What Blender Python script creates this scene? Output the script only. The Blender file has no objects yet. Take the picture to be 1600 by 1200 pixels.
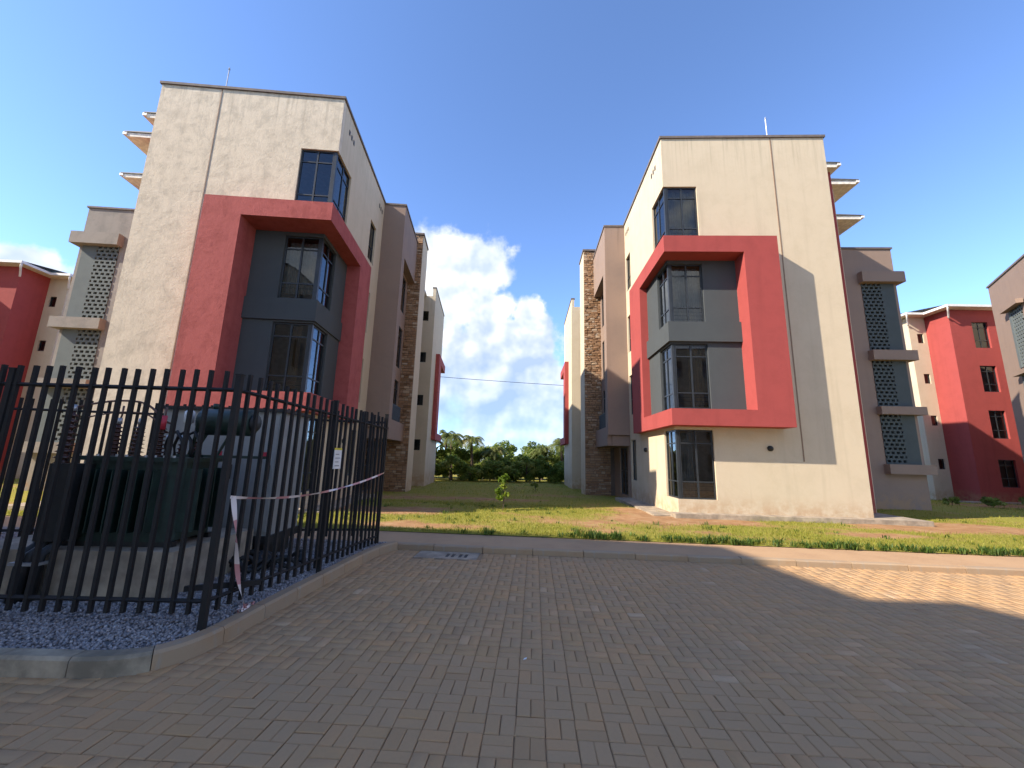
import bpy, math, random
import numpy as np
from mathutils import Vector, Matrix, noise as mnoise
R = math.radians
random.seed(7); rng = np.random.default_rng(7)
scene = bpy.context.scene
COL = scene.collection

# ------------------------------------------------------------------ camera, sky, sun, exposure
F, PITCH, ROLL, EYE = 618.56, 0.1831, 0.0259, 1.75
cd = bpy.data.cameras.new('camera'); cam = bpy.data.objects.new('camera', cd); COL.objects.link(cam)
cd.sensor_width = 36; cd.lens = F / 1600 * 36; cd.clip_start = 0.05; cd.clip_end = 5000
fw = Vector((0, math.cos(PITCH), math.sin(PITCH))); up = Vector((0, -math.sin(PITCH), math.cos(PITCH))); rt = Vector((1, 0, 0))
c_, s_ = math.cos(ROLL), math.sin(ROLL)
r2 = c_ * rt + s_ * up; u2 = -s_ * rt + c_ * up
M = Matrix((r2, u2, -fw)).transposed().to_4x4(); M.translation = (0, 0, EYE)
cam.matrix_world = M
scene.camera = cam

SUN_AZ = math.atan2(0.94, 0.339)            # direction the light travels, measured from +Y towards +X
SUN_EL = math.atan(0.67)
sd = bpy.data.lights.new('sun', 'SUN'); sun = bpy.data.objects.new('sun', sd); COL.objects.link(sun)
sd.energy = 2.4; sd.angle = R(0.6); sd.color = (1.0, 0.90, 0.76)
ld = Vector((math.sin(SUN_AZ) * math.cos(SUN_EL), math.cos(SUN_AZ) * math.cos(SUN_EL), -math.sin(SUN_EL)))
sun.rotation_euler = ld.to_track_quat('-Z', 'Y').to_euler()
sun.location = (-60, -20, 60)

SKY_STRENGTH = 0.15
w = bpy.data.worlds.new('World'); scene.world = w; w.use_nodes = True
nt = w.node_tree; nt.nodes.clear()
def N(nt, t, **kw):
    n = nt.nodes.new(t)
    for k, v in kw.items():
        if k == 'inp':
            for a, b in v.items(): n.inputs[a].default_value = b
        else: setattr(n, k, v)
    return n
def math_(nt, op, a, b=None, c=None, clamp=False):
    n = nt.nodes.new('ShaderNodeMath'); n.operation = op; n.use_clamp = clamp
    for i, x in enumerate((a, b, c)):
        if x is None: continue
        if isinstance(x, (int, float)): n.inputs[i].default_value = x
        else: nt.links.new(x, n.inputs[i])
    return n.outputs[0]
def mixc(nt, f, a, b, blend='MIX'):
    n = nt.nodes.new('ShaderNodeMix'); n.data_type = 'RGBA'; n.blend_type = blend
    for i, x in ((0, f), (6, a), (7, b)):
        if isinstance(x, (int, float)): n.inputs[i].default_value = x
        elif isinstance(x, tuple): n.inputs[i].default_value = (*x[:3], 1)
        else: nt.links.new(x, n.inputs[i])
    return n.outputs[2]
def ramp(nt, f, stops, interp='LINEAR'):
    n = nt.nodes.new('ShaderNodeValToRGB'); n.color_ramp.interpolation = interp
    e = n.color_ramp.elements
    while len(e) < len(stops): e.new(0.5)
    for i, (p, c) in enumerate(stops):
        e[i].position = p; e[i].color = (*c, 1) if isinstance(c, tuple) else (c, c, c, 1)
    nt.links.new(f, n.inputs[0]); return n.outputs[0]
def smooth(nt, x, a, b):
    n = nt.nodes.new('ShaderNodeMapRange'); n.interpolation_type = 'SMOOTHSTEP'
    nt.links.new(x, n.inputs[0]); n.inputs[1].default_value = a; n.inputs[2].default_value = b
    return n.outputs[0]
sky = N(nt, 'ShaderNodeTexSky', sky_type='NISHITA', sun_disc=False)
sky.sun_elevation = SUN_EL; sky.sun_rotation = SUN_AZ + math.pi
sky.altitude = 2500; sky.air_density = 0.6; sky.dust_density = 0.3; sky.ozone_density = 4.0
bg = N(nt, 'ShaderNodeBackground'); bg.inputs[1].default_value = SKY_STRENGTH
out = N(nt, 'ShaderNodeOutputWorld')
tc = N(nt, 'ShaderNodeTexCoord')
sep = N(nt, 'ShaderNodeSeparateXYZ'); nt.links.new(tc.outputs['Generated'], sep.inputs[0])
az = math_(nt, 'ARCTAN2', sep.outputs[0], sep.outputs[1])
el = math_(nt, 'ARCSINE', sep.outputs[2])
# cumulus bank beyond the houses, with unseen clouds added behind the camera: soft ellipses in azimuth / elevation, their rims broken by fractal noise
BL = [(-11, 26, 10.5, 6.2), (-5.5, 25.5, 5.5, 4.2), (2.2, 20.2, 3.4, 3.6), (-2.6, 21.2, 4.6, 3.0), (4.6, 15.5, 2.0, 3.0), (-4.0, 17.5, 7, 5.5), (-12, 14, 10, 8), (-13, 20, 12, 9), (-9, 9, 19, 9), (0, 12, 9, 8.0), (2, 4, 22, 7),
      (-52, 12, 16, 5.5), (-75, 9, 18, 8), (62, 3, 20, 4), (105, 12, 30, 13), (150, 16, 32, 17), (178, 18, 30, 16), (-168, 16, 30, 15), (-125, 14, 30, 12)]  # the ring behind the camera is added to raise and whiten the ambient light
field = None
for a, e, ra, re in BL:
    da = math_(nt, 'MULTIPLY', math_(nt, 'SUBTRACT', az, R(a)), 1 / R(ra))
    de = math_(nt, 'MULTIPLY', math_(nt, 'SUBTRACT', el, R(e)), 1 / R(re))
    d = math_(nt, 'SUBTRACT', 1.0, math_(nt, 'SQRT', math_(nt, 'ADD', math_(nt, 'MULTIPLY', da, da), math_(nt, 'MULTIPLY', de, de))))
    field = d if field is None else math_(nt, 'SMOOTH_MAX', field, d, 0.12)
def cnoise(scale, detail, rough, off=(0, 0, 0)):
    mp = N(nt, 'ShaderNodeMapping'); mp.inputs['Location'].default_value = off
    nt.links.new(tc.outputs['Generated'], mp.inputs[0])
    n = N(nt, 'ShaderNodeTexNoise', inp={'Scale': scale, 'Detail': detail, 'Roughness': rough})
    nt.links.new(mp.outputs[0], n.inputs[0]); return n.outputs[0]
n1 = cnoise(9, 9, 0.56); n1r = cnoise(11, 3.5, 0.5); n1s = cnoise(11, 3.5, 0.5, (-0.022, 0.0, 0.022)); n2 = cnoise(3.2, 5, 0.5, (3, 1, 0)); n3 = cnoise(24, 6, 0.6, (1, 5, 2))
dens = math_(nt, 'ADD', field, math_(nt, 'MULTIPLY', math_(nt, 'SUBTRACT', n1, 0.5), 2.0))
dens = math_(nt, 'ADD', dens, math_(nt, 'MULTIPLY', math_(nt, 'SUBTRACT', n3, 0.5), 0.35))
cmask = smooth(nt, dens, 0.0, 0.34)
cmask = math_(nt, 'MULTIPLY', cmask, smooth(nt, n2, 0.18, 0.40))
# towards its base the bank thins into pale haze
basefade = math_(nt, 'ADD', 0.85, math_(nt, 'MULTIPLY', smooth(nt, el, R(10), R(24)), 0.15))
cmask = math_(nt, 'MULTIPLY', cmask, basefade)
relief = math_(nt, 'ADD', 0.5, math_(nt, 'MULTIPLY', math_(nt, 'SUBTRACT', n1r, n1s), 3.6), clamp=True)
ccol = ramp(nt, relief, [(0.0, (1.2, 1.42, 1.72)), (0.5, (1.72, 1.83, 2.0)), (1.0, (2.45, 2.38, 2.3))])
cdim = ramp(nt, smooth(nt, el, R(3), R(24)), [(0.0, (0.58, 0.64, 0.72)), (1.0, (1.0, 1.0, 1.0))])
ccol = mixc(nt, 1.0, ccol, cdim, 'MULTIPLY')
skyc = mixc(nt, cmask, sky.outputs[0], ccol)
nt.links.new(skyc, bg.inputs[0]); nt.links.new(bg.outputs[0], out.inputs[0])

vs = scene.view_settings
vs.view_transform = 'Standard'; vs.look = 'None'; vs.gamma = 1.0; vs.use_curve_mapping = False
vs.exposure = 2.0
scene.render.engine = 'CYCLES'
scene.cycles.max_bounces = 8; scene.cycles.transparent_max_bounces = 12

# ------------------------------------------------------------------ materials
def mat(name, build):
    m = bpy.data.materials.new(name); m.use_nodes = True
    nt = m.node_tree; b = nt.nodes['Principled BSDF']; build(nt, b); return m
def bump(nt, b, h, strength, dist=0.01):
    n = nt.nodes.new('ShaderNodeBump'); n.inputs['Strength'].default_value = strength; n.inputs['Distance'].default_value = dist
    nt.links.new(h, n.inputs['Height']); nt.links.new(n.outputs[0], b.inputs['Normal'])
def noise(nt, scale, detail=4, rough=0.5, coord='Object', dist=0.0, stretch=None):
    tc = nt.nodes.new('ShaderNodeTexCoord'); n = nt.nodes.new('ShaderNodeTexNoise')
    n.inputs['Scale'].default_value = scale; n.inputs['Detail'].default_value = detail; n.inputs['Roughness'].default_value = rough; n.inputs['Distortion'].default_value = dist
    src = tc.outputs[coord]
    if stretch:
        mp = nt.nodes.new('ShaderNodeMapping'); mp.inputs['Scale'].default_value = stretch; nt.links.new(src, mp.inputs[0]); src = mp.outputs[0]
    nt.links.new(src, n.inputs[0]); return n.outputs[0]
def stucco(name, col, col2, amt, rough_relief, scale=1.3, streak=0.25):
    def f(nt, b):
        n = noise(nt, scale, 10, 0.72, dist=0.25); s = noise(nt, 1.0, 5, 0.6, stretch=(2.6, 2.6, 0.18)); g = noise(nt, 140, 3)
        m = math_(nt, 'MULTIPLY', smooth(nt, n, 0.42, 0.68), amt)
        c = mixc(nt, m, col, col2)
        c = mixc(nt, math_(nt, 'MULTIPLY', smooth(nt, s, 0.5, 0.75), streak), c, tuple(x * 0.78 for x in col2))
        c = mixc(nt, math_(nt, 'MULTIPLY', g, 0.12), c, tuple(x * 0.7 for x in col))
        tcz = nt.nodes.new('ShaderNodeTexCoord'); sz_ = nt.nodes.new('ShaderNodeSeparateXYZ'); nt.links.new(tcz.outputs['Object'], sz_.inputs[0])
        drip = noise(nt, 1.0, 6, 0.65, stretch=(7, 7, 0.25))
        fd = math_(nt, 'MULTIPLY', math_(nt, 'MULTIPLY', smooth(nt, sz_.outputs[2], 10.6, 13.0), smooth(nt, drip, 0.48, 0.66)), 0.42)
        c = mixc(nt, fd, c, tuple(x * 0.62 for x in col2))
        fs = math_(nt, 'MULTIPLY', math_(nt, 'MULTIPLY', smooth(nt, sz_.outputs[2], 0.65, 0.0), smooth(nt, noise(nt, 3.2, 7, 0.7), 0.34, 0.62)), 0.6)
        c = mixc(nt, fs, c, (0.40, 0.235, 0.12))
        nt.links.new(c, b.inputs['Base Color']); b.inputs['Roughness'].default_value = 0.85; b.inputs['Specular IOR Level'].default_value = 0.2
        h = math_(nt, 'ADD', math_(nt, 'MULTIPLY', noise(nt, 7, 9, 0.72, dist=0.15), 0.8), math_(nt, 'MULTIPLY', noise(nt, 60, 4, 0.6), 0.2))
        bump(nt, b, h, rough_relief, 0.03)
    return mat(name, f)
def plain(name, col, rough=0.5, metal=0.0, var=0.15, scale=6, relief=0.0, rscale=40):
    def f(nt, b):
        n = noise(nt, scale, 6, 0.6)
        c = mixc(nt, smooth(nt, n, 0.35, 0.7), tuple(x * (1 - var) for x in col), tuple(min(1, x * (1 + var)) for x in col))
        nt.links.new(c, b.inputs['Base Color']); b.inputs['Roughness'].default_value = rough; b.inputs['Metallic'].default_value = metal
        if relief: bump(nt, b, noise(nt, rscale, 5, 0.6), relief, 0.01)
    return mat(name, f)
def tinted(name, cols, rough=0.85, relief=0.2, rscale=60, attr='tint', sss=0.0, stain=None):
    """colour picked per piece through the mesh attribute 'tint'"""
    def f(nt, b):
        a = nt.nodes.new('ShaderNodeAttribute'); a.attribute_name = attr
        k = len(cols) - 1
        c = ramp(nt, a.outputs['Fac'], [(i / k, cc) for i, cc in enumerate(cols)])
        g = noise(nt, rscale, 5, 0.6)
        c = mixc(nt, math_(nt, 'MULTIPLY', g, 0.4), c, tuple(x * 0.6 for x in cols[k // 2]))
        if stain:
            n = nt.nodes.new('ShaderNodeNewGeometry'); t = nt.nodes.new('ShaderNodeTexNoise'); t.inputs['Scale'].default_value = 0.75; t.inputs['Detail'].default_value = 7; t.inputs['Roughness'].default_value = 0.62
            nt.links.new(n.outputs['Position'], t.inputs[0])
            c = mixc(nt, math_(nt, 'MULTIPLY', smooth(nt, t.outputs[0], 0.42, 0.68), 0.55), c, stain)
        nt.links.new(c, b.inputs['Base Color']); b.inputs['Roughness'].default_value = rough; b.inputs['Specular IOR Level'].default_value = 0.25
        if relief: bump(nt, b, g, relief, 0.006)
    return mat(name, f)
def leafm(name, cols):
    def f(nt, b):
        a = nt.nodes.new('ShaderNodeAttribute'); a.attribute_name = 'tint'
        k = len(cols) - 1
        c = ramp(nt, a.outputs['Fac'], [(i / k, cc) for i, cc in enumerate(cols)])
        nt.links.new(c, b.inputs['Base Color']); b.inputs['Roughness'].default_value = 0.55; b.inputs['Specular IOR Level'].default_value = 0.3
        t = nt.nodes.new('ShaderNodeBsdfTranslucent'); nt.links.new(c, t.inputs[0])
        mx = nt.nodes.new('ShaderNodeMixShader'); mx.inputs[0].default_value = 0.45
        nt.links.new(b.outputs[0], mx.inputs[1]); nt.links.new(t.outputs[0], mx.inputs[2])
        nt.links.new(mx.outputs[0], nt.nodes['Material Output'].inputs[0])
    return mat(name, f)
def glassm():
    m = bpy.data.materials.new('window_glass'); m.use_nodes = True; nt = m.node_tree; nt.nodes.clear()
    o = nt.nodes.new('ShaderNodeOutputMaterial'); t = nt.nodes.new('ShaderNodeBsdfTransparent'); t.inputs[0].default_value = (0.50, 0.52, 0.52, 1)
    g = nt.nodes.new('ShaderNodeBsdfGlossy'); g.inputs['Roughness'].default_value = 0.015; g.inputs[0].default_value = (0.9, 0.95, 1, 1)
    fr = nt.nodes.new('ShaderNodeFresnel'); fr.inputs[0].default_value = 1.5
    mx = nt.nodes.new('ShaderNodeMixShader'); f = math_(nt, 'ADD', math_(nt, 'MULTIPLY', fr.outputs[0], 1.0), 0.02, clamp=True)
    nt.links.new(f, mx.inputs[0]); nt.links.new(t.outputs[0], mx.inputs[1]); nt.links.new(g.outputs[0], mx.inputs[2]); nt.links.new(mx.outputs[0], o.inputs[0])
    n = noise(nt, 2.0, 2); bp = nt.nodes.new('ShaderNodeBump'); bp.inputs['Strength'].default_value = 0.03; nt.links.new(n, bp.inputs['Height']); nt.links.new(bp.outputs[0], g.inputs['Normal'])
    return m

MT = {}
MT['cream'] = stucco('cream_stucco', (0.585, 0.485, 0.345), (0.515, 0.425, 0.295), 0.6, 0.25, 1.2, 0.35)
MT['cream_old'] = stucco('cream_stucco_weathered', (0.66, 0.56, 0.425), (0.47, 0.40, 0.305), 0.85, 0.55, 2.2, 0.3)
MT['red'] = stucco('red_render', (0.345, 0.068, 0.060), (0.29, 0.058, 0.052), 0.7, 0.22, 1.8, 0.35)
MT['red_old'] = stucco('red_render_faded', (0.39, 0.095, 0.085), (0.30, 0.065, 0.058), 0.85, 0.45, 2.6, 0.4)
MT['taupe'] = stucco('taupe_render', (0.28, 0.20, 0.155), (0.235, 0.172, 0.138), 0.5, 0.15, 1.2, 0.2)
MT['taupe_old'] = stucco('taupe_render_weathered', (0.29, 0.255, 0.22), (0.20, 0.18, 0.16), 0.8, 0.4, 1.6, 0.35)
MT['grey'] = stucco('charcoal_panel', (0.072, 0.08, 0.082), (0.062, 0.068, 0.072), 0.5, 0.08, 1.5, 0.15)
MT['screen'] = stucco('breeze_block_grey', (0.135, 0.155, 0.152), (0.105, 0.12, 0.12), 0.5, 0.1, 2, 0.2)
MT['screen_shaded'] = stucco('breeze_block_shaded', (0.078, 0.092, 0.092), (0.062, 0.074, 0.075), 0.5, 0.1, 2, 0.2)  # breeze block grey darkened: the right tower's partial shade is put into the colour
MT['inside'] = plain('room_plaster', (0.50, 0.41, 0.31), 0.9)
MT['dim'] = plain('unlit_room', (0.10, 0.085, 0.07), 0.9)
MT['curtain_tan'] = plain('curtain_tan', (0.33, 0.21, 0.10), 0.9)
MT['curtain_grey'] = plain('curtain_grey', (0.30, 0.28, 0.25), 0.9)
MT['frame'] = plain('window_aluminium', (0.035, 0.04, 0.045), 0.4, 0.3)
MT['glass'] = glassm()
MT['coping'] = plain('coping_mortar', (0.15, 0.12, 0.105), 0.85, relief=0.3)
MT['white'] = plain('gutter_white', (0.72, 0.69, 0.64), 0.5, var=0.08)
MT['roof'] = plain('roof_sheet', (0.12, 0.115, 0.11), 0.6)
MT['soffit'] = plain('soffit_board', (0.74, 0.68, 0.58), 0.8)
MT['concrete'] = plain('concrete', (0.33, 0.265, 0.19), 0.9, var=0.28, scale=3.5, relief=0.4)
MT['steel'] = plain('black_painted_steel', (0.008, 0.0065, 0.006), 0.75, var=0.3)
MT['galv'] = plain('galvanised_steel', (0.45, 0.45, 0.45), 0.45, 0.7)
MT['strap'] = plain('conductor_strap', (0.24, 0.15, 0.09), 0.6)
MT['stone'] = tinted('cladding_stone', [(0.22, 0.12, 0.06), (0.40, 0.235, 0.125), (0.32, 0.19, 0.11), (0.46, 0.32, 0.20), (0.54, 0.43, 0.31)], 0.9, 0.5, 22)
MT['mortar'] = plain('stone_mortar', (0.13, 0.10, 0.08), 0.95)
MT['paver'] = tinted('clay_paver', [(0.40, 0.245, 0.125), (0.48, 0.285, 0.13), (0.46, 0.29, 0.15), (0.53, 0.295, 0.13), (0.58, 0.385, 0.22)], 0.85, 0.3, 35, stain=(0.355, 0.24, 0.135))
MT['green'] = plain('transformer_green', (0.006, 0.022, 0.015), 0.55, var=0.3)
MT['dark'] = plain('cable_box_black', (0.012, 0.012, 0.012), 0.55, var=0.3)
MT['porcelain'] = plain('bushing_porcelain', (0.06, 0.025, 0.018), 0.25)
MT['cabinet'] = plain('cabinet_grey', (0.30, 0.295, 0.275), 0.45, var=0.08, scale=3)
MT['redlabel'] = plain('red_label', (0.5, 0.03, 0.05), 0.5, var=0.1)
MT['copper'] = plain('busbar', (0.10, 0.045, 0.03), 0.5)
MT['gravel'] = tinted('gravel_stone', [(0.17, 0.155, 0.15), (0.27, 0.25, 0.245), (0.36, 0.335, 0.325), (0.46, 0.43, 0.42), (0.62, 0.585, 0.56)], 0.9, 0.3, 80)
MT['gravelbed'] = plain('gravel_bed', (0.20, 0.185, 0.18), 0.95, var=0.4, scale=40, relief=0.6, rscale=50)
MT['bark'] = plain('bark', (0.12, 0.085, 0.06), 0.95, var=0.3, scale=12, relief=0.6)
MT['leaf'] = leafm('tree_leaf', [(0.08, 0.12, 0.02), (0.16, 0.22, 0.04), (0.25, 0.30, 0.06), (0.36, 0.37, 0.11)])
MT['palmleaf'] = leafm('palm_leaf', [(0.09, 0.12, 0.03), (0.16, 0.195, 0.05), (0.25, 0.26, 0.08), (0.38, 0.33, 0.14)])
MT['grassblade'] = leafm('grass_blade', [(0.13, 0.17, 0.015), (0.26, 0.275, 0.03), (0.38, 0.335, 0.06), (0.48, 0.38, 0.12)])
MT['weed'] = leafm('weed_leaf', [(0.03, 0.07, 0.012), (0.07, 0.13, 0.02), (0.12, 0.18, 0.03), (0.17, 0.21, 0.05)])
MT['sapleaf'] = leafm('sapling_leaf', [(0.06, 0.11, 0.01), (0.13, 0.20, 0.015), (0.20, 0.26, 0.02), (0.25, 0.30, 0.04)])
MT['breather'] = plain('breather_glass', (0.62, 0.62, 0.60), 0.2, var=0.1)
MT['paper'] = plain('sign_white', (0.72, 0.70, 0.66), 0.6, var=0.05)
MT['yellow'] = plain('sign_yellow', (0.62, 0.50, 0.04), 0.6, var=0.05)
MT['ink'] = plain('sign_ink', (0.03, 0.03, 0.03), 0.7)
def tape_f(nt, b):
    a = nt.nodes.new('ShaderNodeAttribute'); a.attribute_name = 'along'
    s = math_(nt, 'FRACT', math_(nt, 'MULTIPLY', a.outputs['Fac'], 2.2))
    c = mixc(nt, math_(nt, 'GREATER_THAN', s, 0.5), (0.72, 0.62, 0.58), (0.55, 0.25, 0.25))
    nt.links.new(c, b.inputs['Base Color']); b.inputs['Roughness'].default_value = 0.4
MT['tape'] = mat('barrier_tape', tape_f)
def kerb_f(nt, b):
    n = noise(nt, 2.6, 7, 0.65, 'Object'); s = noise(nt, 9, 5, 0.6, 'Object', stretch=(1, 1, 0.2))
    oi = nt.nodes.new('ShaderNodeObjectInfo')
    base = ramp(nt, oi.outputs['Random'], [(0, (0.32, 0.225, 0.14)), (0.5, (0.37, 0.26, 0.155)), (1, (0.38, 0.25, 0.14))])
    c = mixc(nt, math_(nt, 'MULTIPLY', smooth(nt, n, 0.45, 0.7), 0.6), base, (0.33, 0.195, 0.095))
    c = mixc(nt, math_(nt, 'MULTIPLY', smooth(nt, s, 0.56, 0.72), 0.6), c, (0.30, 0.285, 0.24))
    nt.links.new(c, b.inputs['Base Color']); b.inputs['Roughness'].default_value = 0.9
    bump(nt, b, noise(nt, 60, 4, 0.6), 0.3, 0.006)
MT['kerb'] = mat('kerb_concrete', kerb_f)
def kerb2_f(nt, b):
    kerb_f(nt, b)
MT['kerb_grey'] = plain('kerb_concrete_grey', (0.30, 0.245, 0.17), 0.9, var=0.4, scale=3, relief=0.3)
def walk_f(nt, b):
    n = noise(nt, 1.6, 8, 0.65); g = noise(nt, 45, 4)
    tc = nt.nodes.new('ShaderNodeTexCoord'); br = nt.nodes.new('ShaderNodeTexBrick')
    br.inputs['Scale'].default_value = 5; br.inputs['Mortar Size'].default_value = 0.012; br.inputs['Color1'].default_value = (0.43, 0.26, 0.13, 1); br.inputs['Color2'].default_value = (0.40, 0.24, 0.125, 1); br.inputs['Mortar'].default_value = (0.30, 0.18, 0.09, 1)
    nt.links.new(tc.outputs['Object'], br.inputs[0])
    c = mixc(nt, smooth(nt, n, 0.3, 0.62), br.outputs[0], (0.46, 0.285, 0.145))
    c = mixc(nt, math_(nt, 'MULTIPLY', g, 0.3), c, (0.24, 0.16, 0.10))
    nt.links.new(c, b.inputs['Base Color']); b.inputs['Roughness'].default_value = 0.9; bump(nt, b, g, 0.2, 0.005)
MT['walk'] = mat('pavement_dusty', walk_f)
def roadbed_f(nt, b):
    n = noise(nt, 2, 8, 0.6); c = mixc(nt, n, (0.25, 0.16, 0.085), (0.36, 0.23, 0.125))
    nt.links.new(c, b.inputs['Base Color']); b.inputs['Roughness'].default_value = 0.95
MT['joint'] = mat('sand_joint', roadbed_f)
def lawn_f(nt, b):
    a = nt.nodes.new('ShaderNodeAttribute'); a.attribute_name = 'grassy'
    n = noise(nt, 3.0, 9, 0.68, dist=0.4); g = noise(nt, 26, 6, 0.7)
    soil = ramp(nt, n, [(0.3, (0.25, 0.135, 0.065)), (0.5, (0.36, 0.20, 0.095)), (0.7, (0.42, 0.275, 0.15))])
    grass = ramp(nt, g, [(0.3, (0.14, 0.15, 0.022)), (0.5, (0.26, 0.24, 0.04)), (0.7, (0.38, 0.31, 0.085))])
    f = math_(nt, 'ADD', a.outputs['Fac'], math_(nt, 'MULTIPLY', math_(nt, 'SUBTRACT', g, 0.5), 1.3))
    f = math_(nt, 'ADD', f, math_(nt, 'MULTIPLY', math_(nt, 'SUBTRACT', n, 0.5), 0.9))
    c = mixc(nt, smooth(nt, f, 0.30, 0.62), soil, grass)
    nt.links.new(c, b.inputs['Base Color']); b.inputs['Roughness'].default_value = 0.95; b.inputs['Specular IOR Level'].default_value = 0.1
    bump(nt, b, g, 0.7, 0.04)
MT['lawn'] = mat('lawn_soil', lawn_f)
MT['ground'] = plain('far_ground', (0.07, 0.08, 0.03), 0.95, var=0.35, scale=0.2)

# ------------------------------------------------------------------ mesh helpers
class MB:
    """collects boxes, prisms and tubes in local (u, v, z); build() links ONE mesh object"""
    def __init__(s, m=1): s.v = []; s.f = []; s.m = m; s.t = []
    def add(s, vs, fs, t=0.5):
        o = len(s.v); s.v += [tuple(p) for p in vs]; s.f += [tuple(i + o for i in f) for f in fs]; s.t += [t] * len(vs)
    def box(s, u0, u1, v0, v1, z0, z1, t=0.5):
        s.add([(u0, v0, z0), (u1, v0, z0), (u1, v1, z0), (u0, v1, z0), (u0, v0, z1), (u1, v0, z1), (u1, v1, z1), (u0, v1, z1)],
              [(0, 3, 2, 1), (4, 5, 6, 7), (0, 1, 5, 4), (1, 2, 6, 5), (2, 3, 7, 6), (3, 0, 4, 7)], t); return s
    def prism(s, poly, z0, z1):
        n = len(poly); s.add([(x, y, z0) for x, y in poly] + [(x, y, z1) for x, y in poly],
              [tuple(range(n))[::-1], tuple(range(n, 2 * n))] + [(i, (i + 1) % n, n + (i + 1) % n, n + i) for i in range(n)]); return s
    def tube(s, pts, r, n=8, cap=True):
        pts = [Vector(p) for p in pts]; k = len(pts); rr = r if isinstance(r, (list, tuple)) else [r] * k
        vs, fs = [], []
        ref = Vector((0, 0, 1))
        for i, p in enumerate(pts):
            d = (pts[min(i + 1, k - 1)] - pts[max(i - 1, 0)]).normalized()
            a = d.cross(ref); a = a.normalized() if a.length > 1e-3 else Vector((1, 0, 0)); b = d.cross(a).normalized()
            for j in range(n):
                t = 2 * math.pi * j / n; vs.append(p + rr[i] * (math.cos(t) * a + math.sin(t) * b))
        for i in range(k - 1):
            for j in range(n): fs.append((i * n + j, i * n + (j + 1) % n, (i + 1) * n + (j + 1) % n, (i + 1) * n + j))
        if cap: fs.append(tuple(range(n))[::-1]); fs.append(tuple(range((k - 1) * n, k * n)))
        s.add(vs, fs); return s
    def wall(s, axis, t0, t1, a0, a1, z0, z1, holes):
        """a wall of thickness t0..t1 spanning a0..a1 x z0..z1 with rectangular holes (a0,a1,z0,z1); axis 'u' runs along u, 'v' along v"""
        zs = sorted({z0, z1, *[min(max(h[2], z0), z1) for h in holes], *[min(max(h[3], z0), z1) for h in holes]})
        for za, zb in zip(zs, zs[1:]):
            zm = (za + zb) / 2
            hs = sorted((max(h[0], a0), min(h[1], a1)) for h in holes if h[2] < zm < h[3])
            x = a0; spans = []
            for ha, hb in hs:
                if ha > x + 1e-4: spans.append((x, ha))
                x = max(x, hb)
            if x < a1 - 1e-4: spans.append((x, a1))
            for p, q in spans:
                if axis == 'u': s.box(p, q, t0, t1, za, zb)
                else: s.box(t0, t1, p, q, za, zb)
        return s
    def build(s, name, material, parent=None, smoothed=False, attr=None, loc=None, rz=0):
        me = bpy.data.meshes.new(name)
        if s.m == 1: me.from_pydata(s.v, [], s.f)
        else: me.from_pydata([(-x, y, z) for x, y, z in s.v], [], [f[::-1] for f in s.f])
        me.materials.append(MT[material])
        if attr:
            a = me.attributes.new(attr, 'FLOAT', 'POINT'); a.data.foreach_set('value', s.t)
        if smoothed: me.polygons.foreach_set('use_smooth', [True] * len(me.polygons))
        me.update()
        o = bpy.data.objects.new(name, me); COL.objects.link(o)
        if parent: o.parent = parent
        if loc is not None: o.location = loc
        o.rotation_euler.z = rz
        return o
def empty(name, loc, rz=0):
    o = bpy.data.objects.new(name, None); COL.objects.link(o); o.location = loc; o.rotation_euler.z = rz; o.empty_display_size = 0.3; return o
def tag(o, label=None, cat=None, group=None, kind=None):
    for k, v in (('label', label), ('category', cat), ('group', group), ('kind', kind)):
        if v: o[k] = v
    return o
def np_mesh(name, verts, faces, material, parent=None, tint=None, k=3, attr='tint'):
    me = bpy.data.meshes.new(name); nv, nf = len(verts), len(faces)
    me.vertices.add(nv); me.vertices.foreach_set('co', np.asarray(verts, np.float32).ravel())
    me.loops.add(nf * k); me.loops.foreach_set('vertex_index', np.asarray(faces, np.int32).ravel())
    me.polygons.add(nf); me.polygons.foreach_set('loop_start', np.arange(0, nf * k, k, dtype=np.int32))
    me.update(calc_edges=True); me.validate()
    me.materials.append(MT[material])
    if tint is not None:
        a = me.attributes.new(attr, 'FLOAT', 'POINT'); a.data.foreach_set('value', np.asarray(tint, np.float32))
    o = bpy.data.objects.new(name, me); COL.objects.link(o)
    if parent: o.parent = parent
    return o

# ------------------------------------------------------------------ the setting: ground, road, pavement, lawn
kerb_y = lambda x: 7.72 - 0.07 * x
walk_y = lambda x: 8.87 - 0.075 * x
def lawn_z(x, y):
    t = min(max((y - 10) / 22, 0), 1); return 0.135 - 0.42 * t * t * (3 - 2 * t)
tag(MB().add([(-1500, -1500, -0.9), (1500, -1500, -0.9), (1500, 1500, -0.9), (-1500, 1500, -0.9)], [(0, 1, 2, 3)]) or MB(), None) if False else None
b = MB(); b.add([(-2000, -2000, -0.75), (2000, -2000, -0.75), (2000, 2000, -0.75), (-2000, 2000, -0.75)], [(0, 1, 2, 3)]); tag(b.build('ground', 'ground'), kind='structure')
ISL = [(-14, 3.40), (-3.30, 3.40), (-3.02, 3.44), (-2.80, 3.55), (-2.66, 3.76), (-2.59, 4.05), (-2.56, 4.5), (-2.50, 5.2), (-2.42, 6.0), (-2.34, 6.8), (-2.22, 7.45), (-2.05, 7.86)]   # outer foot of the island kerb
def in_island(x, y):
    if x > -2.0 or y < 3.36: return False
    if x < -3.3: return True
    for (x0, y0), (x1, y1) in zip(ISL[1:], ISL[2:]):
        if y1 > y0 and y0 <= y <= y1: return x < x0 + (x1 - x0) * (y - y0) / (y1 - y0) + 0.01
    return y > 7.8
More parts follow.
